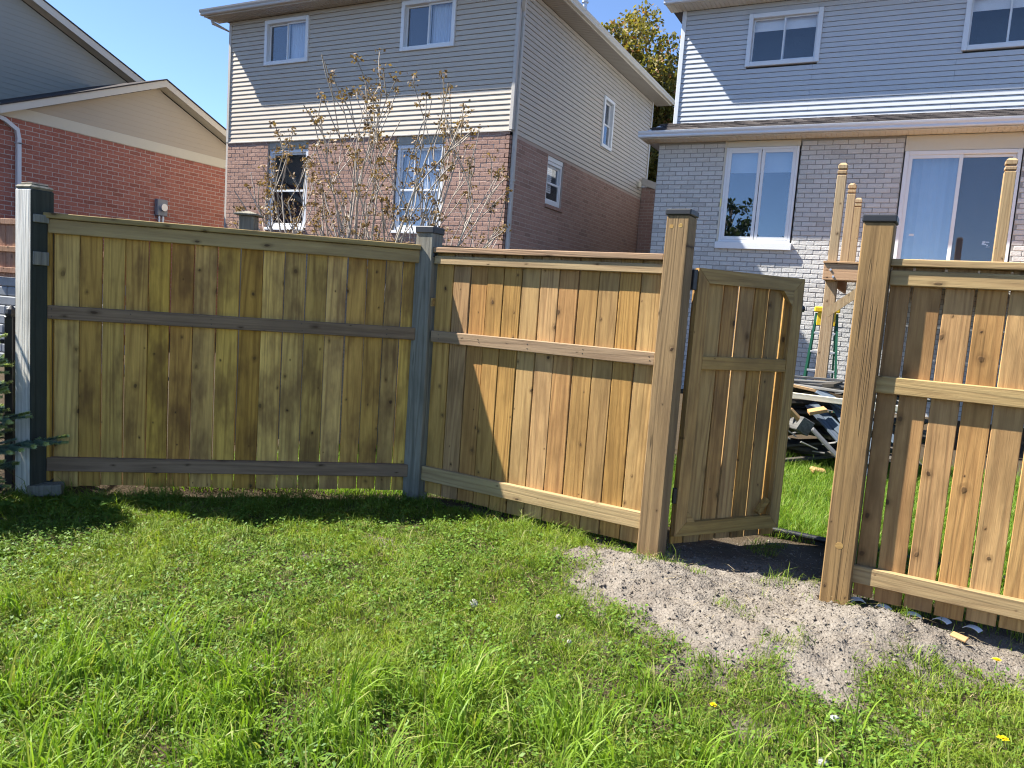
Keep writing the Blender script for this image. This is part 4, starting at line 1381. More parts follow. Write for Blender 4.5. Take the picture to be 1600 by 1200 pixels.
me = cached('lag', lambda: MB().tube([(0, 0, 0), (0, -0.012, 0)], 0.016, 6).mesh('bolt', M['alu']))
for x_, z_ in ((-0.90, 2.25), (-0.86, 2.16), (0.98, 2.22)):
    obj('bolt', me, dk, (x_, 10.999, z_))

ld = thing('step_ladder', 'green stepladder with yellow top standing behind the deck support post', 'ladder', (-0.985, 12.25, 0), R(6))
for sx in (-1, 1):
    mb = MB()
    mb.prism([(sx * 0.27 - .016, 0.02), (sx * 0.27 + .016, 0.02), (sx * 0.145 + .016, 1.69), (sx * 0.145 - .016, 1.69)], 'y', -0.04, 0.03)
    o = mb.build('side_rail', M['green_paint'], ld)
    o.rotation_euler[0] = -0.11
    o.location = (0, -0.19, 0)
    o = MB().prism([(sx * 0.225 - .014, 0.02), (sx * 0.225 + .014, 0.02), (sx * 0.14 + .014, 1.60), (sx * 0.14 - .014, 1.60)], 'y', -0.02, 0.02).build('rear_rail', M['green_paint'], ld)
    o.rotation_euler[0] = 0.24
    o.location = (0, 0.42, 0)
for k in range(5):
    z_ = 0.28 + 0.28 * k
    hw = 0.27 - 0.125 * z_ / 1.69 - 0.018
    MB().box((-hw, -0.045, z_ - 0.03), (hw, 0.035, z_), 0.004).build('step', M['alu'], ld, (0, -0.19 + 0.11 * z_, 0))
MB().box((-0.18, -0.11, 1.695), (0.18, 0.11, 1.78), 0.015).build('top_cap', M['yellow'], ld)
MB().box((-0.13, -0.085, 1.50), (0.13, -0.06, 1.694), 0.006).build('top_apron', M['yellow'], ld)

# white stack of plastic at the brick wall
wl = thing('plastic_trellis', 'small white plastic trellis leaning at the pale brick wall beside the gate', 'trellis', (-1.95, 13.2, 0))
for k in range(6):
    o = MB().box((-0.012, -0.008, 0), (0.012, 0.008, 1.35 - 0.10 * k), 0.002).build('slat', M['white_trim'], wl, (0.06 * k, 0, 0))
    o.rotation_euler = (0, 0.03 * k, 0)
for z_ in (0.3, 0.6, 0.8):
    MB().box((-0.05, 0.009, z_), (0.36, 0.02, z_ + 0.02), 0.002).build('slat', M['white_trim'], wl)

# scrap wood pile behind the gate
random.seed(21)
SCG = 'scrap lumber in the pile'


def scrap(name, label, cat, L, w_, h_, loc, rot, mat, bev=0.004, grp=SCG):
    mb_ = MB().box((-L / 2, -w_ / 2, -h_ / 2), (L / 2, w_ / 2, h_ / 2), bev)
    k_ = min(0.05, 0.06 * L)
    skew = random.uniform(-1, 1)
    mb_.v = [(x + k_ * skew * (1 if x > 0 else -1) * (y / w_) + random.uniform(-0.25, 0.25) * k_, y + random.uniform(-0.003, 0.003), z) for x, y, z in mb_.v]
    o = mb_.build(name, mat, None, loc)
    o.rotation_euler = rot
    return tag(o, label, cat, grp)


pile_dark = 'dark weathered board jumbled in the scrap pile behind the gate'
for k in range(34):
    t = k / 33
    z_ = 0.05 + 0.78 * t
    x_ = -0.70 + random.uniform(-0.5, 0.5) * (1 - 0.3 * t)
    y_ = 8.75 + random.uniform(-0.25, 0.35) + 0.25 * t
    scrap('scrap_board', pile_dark, 'board', random.uniform(0.9, 1.9), random.uniform(0.08, 0.16), random.uniform(0.03, 0.05), (x_, y_, z_),
          (random.uniform(-0.5, 0.5), random.uniform(-0.22, 0.22), random.uniform(-0.5, 0.9)), M['scrap_dark'])
for k in range(9):
    scrap('scrap_board', 'splintered grey board on top of the scrap pile behind the gate', 'board', random.uniform(1.2, 2.0), random.uniform(0.07, 0.12), 0.025,
          (-0.75 + random.uniform(-0.3, 0.3), 8.7 + random.uniform(-0.15, 0.4), 0.74 + 0.022 * k), (random.uniform(-0.2, 0.2), random.uniform(-0.06, 0.06), random.uniform(-0.3, 0.3)), M['scrap_grey'], 0.003)
for k in range(5):
    o = scrap('scrap_board', 'blue grey plank slanting down in the scrap pile', 'board', 0.95, 0.085, 0.02, (-0.42 + 0.035 * k, 8.33 + 0.03 * k, 0.36 + 0.062 * k), (0.55 + random.uniform(-.3, .3), 0.62 + random.uniform(-.25, .2), -0.55 + random.uniform(-.35, .5)), M['scrap_blue'], 0.003)
scrap('scrap_post', 'short square post stub with a pale end sticking out of the scrap pile', 'post', 0.6, 0.15, 0.15, (-0.86, 8.46, 0.44), (0.45, 0.08, 2.00), M['scrap_grey'], 0.006)
scrap('scrap_block', 'orange brown wood block at the top of the scrap heap', 'block', 0.16, 0.09, 0.04, (-0.93, 8.30, 0.60), (0.5, 0.7, 0.2), M['scrap_tan'])
scrap('scrap_block', 'orange brown wood stick beside the pale post stub', 'block', 0.22, 0.06, 0.04, (-0.83, 8.25, 0.54), (0.4, 0.75, 0.3), M['scrap_tan'])
scrap('scrap_block', 'small tan offcut near the latch post in the scrap heap', 'block', 0.18, 0.08, 0.04, (-0.66, 8.36, 0.62), (0.3, -0.25, 0.5), M['scrap_tan'])
scrap('scrap_plank', 'long pale painted plank lying across the scrap pile', 'plank', 1.5, 0.05, 0.06, (-0.65, 8.45, 0.74), (0.0, 0.02, 0.05), M['cream'])
scrap('scrap_plank', 'yellowish lath slanting across the top of the scrap pile', 'plank', 1.0, 0.03, 0.03, (-0.62, 8.55, 0.80), (0.0, 0.13, 0.12), M['scrap_tan'])
scrap('scrap_plank', 'cream broken plank end low in the scrap pile', 'plank', 0.45, 0.07, 0.02, (-0.50, 8.14, 0.30), (0.4, 0.75, 0.1), M['scrap_grey'])
scrap('scrap_chunk', 'pale splintered wood chunk on the grass at the scrap pile', 'chunk', 0.15, 0.09, 0.05, (-0.56, 8.06, 0.05), (0.2, 0.15, 0.5), M['scrap_tan'], 0.012)
scrap('scrap_chunk', 'small white bucket edge at the side of the scrap pile', 'chunk', 0.08, 0.06, 0.12, (-0.33, 8.22, 0.50), (0.1, 0.3, 0.2), M['white_trim'], 0.02)
for k in range(6):
    scrap('scrap_splinter', 'pale splinter among the dark boards of the scrap pile', 'splinter', random.uniform(0.08, 0.2), 0.022, 0.012,
          (-0.95 + 0.09 * k, 8.15 + random.uniform(0, 0.1), 0.15 + random.uniform(0, 0.25)), (random.uniform(-.5, .5), random.uniform(-.6, .6), random.uniform(-.5, .5)), M['scrap_grey'], 0.002)

# black lawn edging behind the gate
mb = MB()
pts = [(-1.5, 5.62, 0.03), (-0.95, 5.56, 0.035), (-0.64, 5.53, 0.04), (-0.28, 5.50, 0.04), (0.3, 5.45, 0.035), (1.2, 5.40, 0.03)]
mb.tube(pts, 0.022, 8)
for a, b in zip(pts, pts[1:]):
    mb.add([(a[0], a[1], -0.03), (b[0], b[1], -0.03), (b[0], b[1], 0.03), (a[0], a[1], 0.03)], [(0, 1, 2, 3)])
tag(mb.build('lawn_edging', M['black'], smooth=True), 'black plastic lawn edging across the gate opening', 'edging')

# white scalloped edging under the right section
se = thing('garden_edging', 'white edged scalloped garden edging showing under the right fence section', 'edging', (P4[0] + 0.10, P4[1] + 0.02, 0.0), a_r)


def scallop():
    mb = MB()
    n = 8
    for k in range(n + 1):
        a = math.pi * (0.22 + 0.60 * k / n)
        for r_ in (0.050, 0.046):
            for y_ in (0.0, 0.05):
                mb.v.append((r_ * math.cos(a), y_, 0.75 * r_ * math.sin(a)))
    for k in range(n):
        o_ = 4 * k
        mb.f += [(o_, o_ + 4, o_ + 6, o_ + 2), (o_ + 1, o_ + 3, o_ + 7, o_ + 5), (o_, o_ + 1, o_ + 5, o_ + 4), (o_ + 2, o_ + 6, o_ + 7, o_ + 3)]
    return mb.mesh('scallop', M['white_trim'])


sc_me = scallop()
for k, x_ in enumerate((0.02, 0.13, 0.29, 0.41, 0.55)):
    obj('scallop', sc_me, se, (x_, -0.005, -0.022 - 0.005 * (k % 3)), random.uniform(-0.5, 0.5))

# ================================================================== plants
def blade_field(name, mat, P, H, Wd, lean, segs=2, seed=1, label=None, attr_bias=None):
    """P: n x 3 roots; one mesh of bent, tapering blades"""
    g = np.random.default_rng(seed)
    n = len(P)
    az = 4.0 * wob(P[:, 0], P[:, 1], 6.0, 2, 4) + g.normal(0, 1.1, n)
    fa = g.uniform(0, 2 * np.pi, n)
    side = np.stack([np.cos(fa), np.sin(fa), np.zeros(n)], 1)
    dirn = np.stack([np.cos(az), np.sin(az), np.zeros(n)], 1)
    V = []
    for k in range(segs + 1):
        t = k / segs
        bend = lean * t ** 1.6
        c = P + dirn * (H * np.sin(np.minimum(bend, 1.75)) * t)[:, None]
        c = c + np.array([0, 0, 1]) * (H * np.cos(np.minimum(bend, 1.75)) * t)[:, None]
        c[:, 2] = np.maximum(c[:, 2], P[:, 2] + 0.002 + 0.004 * t)
        w = Wd * (1 - 0.55 * t ** 1.5) * 0.5
        if k < segs:
            V.append(c - side * w[:, None])
            V.append(c + side * w[:, None])
        else:
            V.append(c)
    npb = 2 * segs + 1
    verts = np.stack(V, 1).reshape(-1, 3)
    base = np.arange(n) * npb
    L, sizes = [], []
    for k in range(segs - 1):
        L.append(np.stack([base + 2 * k, base + 2 * k + 1, base + 2 * k + 3, base + 2 * k + 2], 1))
    L.append(np.stack([base + 2 * segs - 2, base + 2 * segs - 1, base + 2 * segs], 1))
    loops = np.concatenate(L, 1).ravel()
    per = 4 * (segs - 1) + 3
    st = (np.arange(n) * per)[:, None] + np.array([4 * k for k in range(segs)])[None, :]
    r = g.uniform(0, 1, n)
    if attr_bias is not None:
        r = np.clip(r * 0.6 + attr_bias * 0.4, 0, 1)
    me = np_mesh(name, verts, loops, st.ravel(), mat, {'rnd': np.repeat(r, npb)})
    o = obj(name, me)
    o['kind'] = 'stuff'
    if label:
        o['label'] = label
        o['category'] = 'grass'
    return o


def side_of(P, A, B):
    """signed distance to line AB, positive towards the camera side (right of A->B)"""
    d = np.array(B) - np.array(A)
    d = d / np.linalg.norm(d)
    n = np.array([d[1], -d[0]])
    return (P[:, 0] - A[0]) * n[0] + (P[:, 1] - A[1]) * n[1]


def lawn_points(n, box, seed, margin=260):
    g = np.random.default_rng(seed)
    x = g.uniform(box[0], box[1], n)
    y = g.uniform(box[2], box[3], n)
    P = np.stack([x, y, np.zeros(n)], 1)
    px, py, z = project_np(P)
    k = (z > 0.3) & (px > -margin) & (px < 1600 + margin) & (py < 1200 + margin)
    return P[k]


def in_front(P, off=0.0):
    a = side_of(P, P1, P2)
    b = side_of(P, P2, P3)
    return (a > off) & (b > off)


def gz(P):
    P[:, 2] = ground_z(P[:, 0], P[:, 1])
    return P


g0 = np.random.default_rng(3)
P = lawn_points(540000, (-5.9, 1.5, 1.0, 4.75), 11)
P = P[in_front(P, 0.03)]
gr = gravel_amt(P[:, 0], P[:, 1])
dens = np.clip(1.0 - 1.15 * gr, 0, 1) * np.clip(0.86 + 0.3 * wob(P[:, 0], P[:, 1], 4.0, 3, 2) + 0.4 * wob(P[:, 0], P[:, 1], 19.0, 2, 1), 0.25, 1)
P = gz(P[g0.uniform(0, 1, len(P)) < dens])
n = len(P)
pat = 0.5 + 0.5 * wob(P[:, 0], P[:, 1], 3.2, 3, 4)
dfence = side_of(P, P2, P3)
H = g0.gamma(6.0, 0.0085, n) * (0.45 + 0.75 * pat + 0.45 * np.clip(wob(P[:, 0], P[:, 1], 15.0, 2, 0), -0.6, 1))
tuft = np.exp(-((P[:, 0] + 1.95) / 0.28) ** 2 - ((P[:, 1] - 4.45) / 0.16) ** 2)
H *= 1 + 1.3 * tuft
dleft = side_of(P, P1, P2)
H *= 1 + 0.9 * np.exp(-(dleft / 0.16) ** 2)
print('lawn blades', n)
grass = blade_field('lawn_grass', M['grass'], P, H, g0.uniform(0.0026, 0.0052, n), g0.uniform(0.3, 2.1, n), 2, 5, 'short bright green lawn grass in front of the fence', pat)

# taller rank grass along the near edge
P = lawn_points(170000, (-4.2, 1.2, 1.0, 3.2), 17)
dist = -P[:, 0] * math.sin(YAW) + P[:, 1] * math.cos(YAW)      # metres out from the near edge of the lot
lat = P[:, 0] * math.cos(YAW) + P[:, 1] * math.sin(YAW)
edge = 3.05 + 0.28 * wob(P[:, 0], P[:, 1], 5.0, 2, 1) - 0.42 * np.clip(lat - 0.3, 0, 1.6)
clump = 0.5 + 0.5 * wob(P[:, 0], P[:, 1], 11.0, 2, 3)
pr = np.clip((edge - dist) / 0.40, 0, 1) * np.clip(clump * 1.5 - 0.25, 0.0, 1) * 0.34
pr = pr * np.clip(1.0 - (lat - 0.4) / 1.2, 0.12, 1)
k = g0.uniform(0, 1, len(P)) < pr
clump = clump[k]
P = gz(P[k])
n = len(P)
tall = blade_field('tall_grass', M['tall_grass'], P, g0.gamma(9, 0.0138, n) * (0.65 + 0.7 * clump), g0.uniform(0.0035, 0.0095, n), g0.uniform(0.1, 1.25, n), 4, 6, 'tall rank grass blades along the near edge of the lawn', clump)

# sparse grass on gravel and soil
P = lawn_points(60000, (-1.8, 1.5, 3.0, 5.6), 23)
gr = gravel_amt(P[:, 0], P[:, 1])
cl = wob(P[:, 0], P[:, 1], 7.0, 2, 3)
k = (gr > 0.15) & (g0.uniform(0, 1, len(P)) < np.clip((cl - 0.42) * 1.6, 0.0, 0.6))
P = gz(P[k])
n = len(P)
blade_field('sparse_grass', M['grass'], P, g0.gamma(6, 0.009, n), g0.uniform(0.002, 0.004, n), g0.uniform(0.3, 1.5, n), 2, 8, 'thin grass tufts sprouting through the gravel')

# grass behind the fence
P = np.concatenate([lawn_points(150000, (-1.9, 2.0, 5.35, 9.6), 29), lawn_points(60000, (-4.9, 0.9, 3.6, 6.2), 31)])
beh = (side_of(P, P1, P2) < -0.06) | (side_of(P, P2, P3) < -0.10)
gap = (P[:, 0] > -1.3) & (P[:, 0] < -0.1) & (P[:, 1] < 5.5)
k = beh & ~gap & (P[:, 1] > 3.2)
P = P[k]
P = P[g0.uniform(0, 1, len(P)) < np.clip(1 - gravel_amt(P[:, 0], P[:, 1]), 0, 1)]
P = gz(P)
n = len(P)
blade_field('rear_grass', M['tall_grass'], P, g0.gamma(7, 0.013, n), g0.uniform(0.003, 0.006, n), g0.uniform(0.2, 1.4, n), 2, 9, 'sunlit grass of the yard behind the open gate')

# small round leaves of clover and weeds between the blades
P = lawn_points(130000, (-5.9, 1.5, 1.0, 4.7), 37)
P = P[in_front(P, 0.05)]
cl = 0.5 + 0.5 * wob(P[:, 0], P[:, 1], 4.5, 3, 1)
k = g0.uniform(0, 1, len(P)) < np.clip(cl * 1.8 - 0.4, 0.15, 1) * np.clip(1 - 1.2 * gravel_amt(P[:, 0], P[:, 1]), 0, 1)
P = gz(P[k])
n = len(P)
c = P + np.stack([np.zeros(n), np.zeros(n), g0.uniform(0.010, 0.058, n)], 1)
az = g0.uniform(0, 2 * np.pi, n)
u = np.stack([np.cos(az), np.sin(az), g0.uniform(-0.5, 0.5, n)], 1)
v = np.stack([-np.sin(az), np.cos(az), g0.uniform(-0.5, 0.5, n)], 1)
sz = g0.uniform(0.005, 0.0125, n)[:, None]
V = np.stack([c - u * sz, c - v * sz * 0.6, c + u * sz, c + v * sz * 0.6], 1).reshape(-1, 3)
me = np_mesh('ground_cover', V, np.arange(4 * n), np.arange(0, 4 * n, 4), M['weed'], {'rnd': np.repeat(g0.uniform(0, 1, n), 4)})
o = obj('ground_cover', me)
o['kind'] = 'stuff'
o['label'] = 'small round weed leaves among the lawn grass'
o['category'] = 'weeds'

# dry straw lying about
P = lawn_points(2600, (-5.0, 1.3, 1.2, 5.4), 41)
P = gz(P[(side_of(P, P1, P2) > 0.02)])
n = len(P)
blade_field('dry_straw', M['straw'], P + np.array([0, 0, 0.022]), g0.uniform(0.04, 0.14, n), g0.uniform(0.0015, 0.003, n), g0.uniform(3.5, 5.0, n), 2, 10, 'dry straw bits lying on the lawn and gravel')

# gravel pebbles
P = lawn_points(85000, (-1.95, 1.5, 3.0, 5.5), 43)
gr = gravel_amt(P[:, 0], P[:, 1])
P = gz(P[g0.uniform(0, 1, len(P)) < gr * 0.9])
n = len(P)
sz = np.minimum(g0.gamma(1.4, 0.0012, n) + 0.0012, 0.012)
big = g0.uniform(0, 1, n) < 0.012
sz[big] = g0.uniform(0.006, 0.016, big.sum())
octa = np.array([(1, 0, 0), (-1, 0, 0), (0, 1, 0), (0, -1, 0), (0, 0, 1), (0, 0, -1)], float)
of_ = np.array([(0, 2, 4), (2, 1, 4), (1, 3, 4), (3, 0, 4), (2, 0, 5), (1, 2, 5), (3, 1, 5), (0, 3, 5)])
jit = g0.uniform(0.6, 1.3, (n, 6, 1))
az = g0.uniform(0, 6.28, n)
ca, sa = np.cos(az), np.sin(az)
OV_ = octa[None] * jit * sz[:, None, None] * np.stack([g0.uniform(.8, 1.4, n), g0.uniform(.8, 1.2, n), g0.uniform(.5, .9, n)], 1)[:, None, :]
X = OV_[..., 0] * ca[:, None] - OV_[..., 1] * sa[:, None]
Y = OV_[..., 0] * sa[:, None] + OV_[..., 1] * ca[:, None]
V = np.stack([X, Y, OV_[..., 2]], 2) + P[:, None, :] + np.array([0, 0, 0.001])
loops = (of_[None] + (np.arange(n) * 6)[:, None, None]).ravel()
me = np_mesh('gravel', V.reshape(-1, 3), loops, np.arange(0, len(loops), 3), M['pebble'], {'rnd': np.repeat(g0.uniform(0, 1, n), 6)})
o = obj('gravel', me)
o['kind'] = 'stuff'
o['label'] = 'loose grey brown gravel heaped by the gate posts'
o['category'] = 'gravel'


def leaf_cloud(name, mat, C, Nrm, size, seed, parent=None, aspect=0.6, loc=(0, 0, 0)):
    """one mesh of folded leaf quads at centres C"""
    g = np.random.default_rng(seed)
    n = len(C)
    u = g.normal(size=(n, 3))
    u /= np.linalg.norm(u, axis=1)[:, None]
    w = g.normal(size=(n, 3))
    v = np.cross(u, w)
    v /= np.linalg.norm(v, axis=1)[:, None]
    s = (size * g.uniform(0.6, 1.3, n))[:, None]
    V = np.stack([C - u * s, C - v * s * aspect, C + u * s, C + v * s * aspect], 1).reshape(-1, 3)
    me = np_mesh(name, V, np.arange(4 * n), np.arange(0, 4 * n, 4), mat, {'rnd': np.repeat(Nrm, 4)})
    return obj(name, me, parent, loc)


# ---- bare shrub with dried flower heads behind the left section
sh_loc = Vector((-4.78, 6.06, 0))
sh = thing('shrub', 'bare many stemmed shrub with dried brown flower heads behind the fence', 'shrub', sh_loc)
rs = random.Random(5)
stm = MB()
tips = []


side_ = Vector((math.cos(YAW), math.sin(YAW), 0))


def grow(p, d, L, r, depth):
    pts, rad = [p], [r]
    n = 6
    for i in range(n):
        d = (d + Vector((rs.gauss(0, 0.075), rs.gauss(0, 0.075), rs.gauss(0.04, 0.04)))).normalized()
        q3 = p + d * (L / n)
        if abs(q3.dot(side_)) > 1.38 or q3.z > 3.66 - 0.66 * abs(q3.dot(side_) - 0.15) ** 1.6 + 0.12 * math.sin(9 * q3.x):
            break
        p = q3
        pts.append(p)
        rad.append(r * (1 - 0.55 * (i + 1) / n))
        if depth > 0 and i >= 1 and rs.random() < (0.92 if depth > 1 else 0.6):
            a = rs.uniform(0, 6.28)
            sd = (d * 0.9 + Vector((math.cos(a), math.sin(a), 0.25)) * rs.uniform(0.35, 0.6)).normalized()
            grow(p, sd, L * rs.uniform(0.28, 0.46) if depth > 1 else L * rs.uniform(0.3, 0.5), rad[-1] * 0.62, depth - 1)
    if len(pts) < 2:
        return
    stm.tube(pts, [max(x, 0.0050) for x in rad], 5 if r > 0.006 else 4, False)
    tips.append(p)
    if depth < 2:
        for q2 in pts[2:-1]:
            if rs.random() < 0.16:
                tips.append(q2)


cols = [(rs.uniform(-0.35, 0.35), rs.uniform(-0.25, 0.25)) for _ in range(24)]
side_ = Vector((math.cos(YAW), math.sin(YAW), 0))
for i, (bx, by) in enumerate(cols):
    t = -1 + 2 * i / (len(cols) - 1)
    d = (Vector((0, 0, 1)) + side_ * (0.36 * t + rs.uniform(-0.08, 0.08)) + Vector((-side_.y, side_.x, 0)) * rs.uniform(-0.3, 0.3)).normalized()
    base = side_ * (0.36 * t) + Vector((bx * 0.2, by, 0))
    L = (3.42 - 0.42 * abs(t - 0.1) ** 1.3) * rs.uniform(0.84, 1.08)
    grow(base, d, L * 0.84, 0.017, 2)
stm.build('stems', M['twig'], sh, smooth=True)
C = []
for tpt in tips:
    if tpt.z < 1.3 and rs.random() < 0.6:
        continue
    if rs.random() < 0.12:
        continue
    k = rs.randint(9, 20)
    R_ = rs.uniform(0.018, 0.036)
    for _ in range(k):
        C.append((tpt.x + rs.gauss(0, R_), tpt.y + rs.gauss(0, R_), tpt.z + rs.gauss(0, R_ * 0.7)))
C = np.array(C)
o = leaf_cloud('dried_flower_heads', M['dry_flower'], C, g0.uniform(0, 1, len(C)), 0.018, 51, sh)
o['kind'] = 'stuff'


# ---- broadleaf trees
def tree(name, label, loc, height, crown_c, crown_r, nclump, nleaf, leafsize, seed, mat, trunk_r=0.16):
    t = thing(name, label, 'tree', loc)
    rs = random.Random(seed)
    g = np.random.default_rng(seed)
    tr = MB()
    cz, rx, rz_ = crown_c, crown_r[0], crown_r[1]
    tr.tube([(0, 0, 0), (0.05, 0.03, cz * 0.4), (0.0, 0.08, cz * 0.8), (0.02, 0.0, cz + rz_ * 0.6)], [trunk_r, trunk_r * 0.8, trunk_r * 0.55, 0.03], 9)
    cl = []
    for i in range(nclump):
        while True:
            p = Vector((rs.uniform(-1, 1), rs.uniform(-1, 1), rs.uniform(-1, 1)))
            if 0.25 < p.length < 1:
                break
        p = Vector((p.x * rx, p.y * rx, cz + p.z * rz_))
        cl.append(p)
        s = Vector((0, 0, max(cz * 0.35, p.z - rs.uniform(0.5, 1.2) * rx * 0.7)))
        mid = s.lerp(p, 0.55) + Vector((0, 0, 0.12 * rx))
        tr.tube([s, mid, p], [trunk_r * 0.25, trunk_r * 0.12, 0.012], 5, False)
    tr.build('trunk', M['bark'], t, smooth=True)
    per = nleaf // nclump
    Cs, Rn = [], []
    for p in cl:
        r = rs.uniform(0.16, 0.32) * rx
        c = g.normal(size=(per, 3))
        c = c / np.linalg.norm(c, axis=1)[:, None] * (g.uniform(0.25, 1, per) ** 0.6)[:, None] * r
        c[:, 2] *= 0.8
        Cs.append(c + np.array(p))
        Rn.append(np.clip(g.uniform(0, 0.75, per) + rs.uniform(0, 0.3), 0, 1))
    o = leaf_cloud('crown', mat, np.concatenate(Cs), np.concatenate(Rn), leafsize, seed, t)
    o['kind'] = 'stuff'
    return t


tree('maple_tree', 'tree with bronze green spring leaves rising behind the beige sided house', (-9.9, 27.0, 0), 12, 8.7, (2.9, 3.3), 130, 40000, 0.085, 61, M['leaf'], 0.2)
tree('dark_tree', 'dark leafy tree filling the gap between the two nearest houses', (-8.3, 27.5, 0), 8, 4.9, (2.0, 2.6), 70, 14000, 0.085, 63, M['dark_leaf'], 0.15)
# trees of the lot behind the camera, mirrored in the windows
tree('garden_tree', 'loose leafed tall tree mirrored in the casement window of the whitewashed house', (-8.3, -9.0, 0), 9, 5.3, (1.5, 3.0), 70, 4200, 0.10, 65, M['dark_leaf'], 0.14)
tree('garden_tree', 'shorter tree mirrored low in the right casement of the whitewashed house', (-5.9, -9.5, 0), 6, 4.3, (1.2, 2.0), 40, 2200, 0.10, 67, M['dark_leaf'], 0.12)

# ---- spruce at the left edge
sp = thing('spruce_tree', 'small blue green spruce with pale new tips beside the weathered grey post', 'tree', (-5.60, 2.40, 0))
rs = random.Random(9)
tr = MB()
tr.tube([(0, 0, 0), (0.01, 0, 0.9), (0, 0.01, 1.97)], [0.05, 0.035, 0.006], 8)
Nd, Nt = [], []
br = MB()


def needles(p0, p1, dens, ln, store, r0=0.0):
    v = p1 - p0
    L = v.length
    d = v.normalized()
    a = d.orthogonal().normalized()
    b = d.cross(a)
    n = int(L * dens)
    for i in range(n):
        q_ = p0 + v * (i / n)
        th = rs.uniform(0, 6.283)
        o_ = (a * math.cos(th) + b * math.sin(th))
        if o_.z < -0.5 and rs.random() < 0.5:
            o_.z = -o_.z
        tip = q_ + (o_ * 0.8 + d * 0.55).normalized() * ln * rs.uniform(0.75, 1.1)
        w_ = d.cross(o_).normalized() * 0.0030
        store.append((q_ - w_, q_ + w_, tip))


zb = 0.12
while zb < 1.9:
    t = zb / 1.95
    nb = 7 if t < 0.75 else 5
    a0_ = rs.uniform(0, 6.28)
    for k in range(nb):
        a = a0_ + 6.283 * k / nb + rs.uniform(-0.2, 0.2)
        # only the side the camera can see gets full needles
        Lb = (0.98 * (1 - t) + 0.14) * rs.uniform(0.85, 1.08)
        dr = Vector((math.cos(a), math.sin(a), 0.10 + 0.5 * t))
        p0 = Vector((0, 0, zb))
        p1 = p0 + dr.normalized() * Lb * 0.6 + Vector((0, 0, -0.04))
        p2 = p0 + dr.normalized() * Lb
        br.tube([p0, p1, p2], [0.010, 0.006, 0.0025], 5, False)
        vis = math.cos(a - 0.1) > -0.25
        dn = 1900 if vis else 250
        needles(p0.lerp(p1, 0.3), p1, dn, 0.028, Nd)
        needles(p1, p2, dn, 0.028, Nd)
        needles(p2, p2 + (p2 - p1).normalized() * 0.07, 3000, 0.021, Nt)
        for j in range(int(9 * (1 - 0.5 * t))):
            f_ = 0.32 + 0.64 * j / 8
            q0 = p0.lerp(p1, f_ / 0.6) if f_ < 0.6 else p1.lerp(p2, (f_ - 0.6) / 0.4)
            for s_ in (-1, 1):
                sd = (dr.normalized() + Vector((-dr.y, dr.x, rs.uniform(-0.35, 0.2))) * s_ * 0.9).normalized()
                Ls = 0.30 * Lb * (1.15 - f_) + 0.05
                q1 = q0 + sd * Ls
                br.tube([q0, q1], [0.004, 0.002], 4, False)
                needles(q0, q1, dn, 0.026, Nd)
                needles(q1, q1 + sd * rs.uniform(0.035, 0.06), 3000, 0.020, Nt)
    zb += 0.145
tr.build('trunk', M['bark'], sp, smooth=True)
br.build('branches', M['bark'], sp, smooth=True)
for nm, st_, mt_ in (('needles', Nd, M['needle']), ('new_growth', Nt, M['needle_tip'])):
    V = np.array([tuple(p) for t3 in st_ for p in t3])
    n = len(st_)
    me = np_mesh(nm, V, np.arange(3 * n), np.arange(0, 3 * n, 3), mt_, {'rnd': np.repeat(g0.uniform(0, 1, n), 3)})
    o = obj(nm, me, sp)
    o['kind'] = 'stuff'


# ---- broad leaves of weeds by the fence foot
def weed(label, x, y, n, L, seed):
    rs = random.Random(seed)
    z = float(ground_z(np.array([x]), np.array([y]))[0])
    t = thing('leafy_weed', label, 'weed', (x, y, z), 0, 'broad leafed weeds at the fence foot')
    for k in range(n):
        a = rs.uniform(0, 6.28)
        l_ = L * rs.uniform(0.6, 1.1)
        e = rs.uniform(0.3, 1.1)
        vs, fs = [], []
        N = 5
        for i in range(N + 1):
            u_ = i / N
            r_ = l_ * u_
            zz_ = l_ * (math.sin(e) * u_ - 0.55 * u_ * u_) + 0.01
            w_ = 0.17 * l_ * math.sin(math.pi * min(1, u_ * 0.9 + 0.1)) + 0.003
            vs += [(r_ * math.cos(e * 0.5), -w_, zz_ + 0.15 * w_), (r_ * math.cos(e * 0.5), 0, zz_), (r_ * math.cos(e * 0.5), w_, zz_ + 0.15 * w_)]
        for i in range(N):
            fs += [(3 * i, 3 * i + 3, 3 * i + 4, 3 * i + 1), (3 * i + 1, 3 * i + 4, 3 * i + 5, 3 * i + 2)]
        mb = MB().add(vs, fs)
        me = mb.mesh('leaf', M['weed'], True)
        at = me.attributes.new('rnd', 'FLOAT', 'POINT')
        at.data.foreach_set('value', [rs.random()] * len(vs))
        obj('leaf', me, t, (0, 0, 0), a)


for i, (x, y, n_, l_) in enumerate(((-4.78, 2.88, 8, 0.13), (-4.62, 2.98, 9, 0.15), (-4.45, 3.15, 8, 0.17), (-4.30, 3.02, 7, 0.11), (-4.86, 2.70, 9, 0.12), (-4.55, 2.70, 8, 0.10), (-4.20, 3.30, 7, 0.14), (-4.70, 2.45, 8, 0.1))):
    weed('broad leafed weed in the shade at the foot of the olive fence', x, y, n_, l_, 70 + i)
weed('bright broad leafed weed in the tuft at the middle fence section', -1.98, 4.40, 8, 0.10, 91)


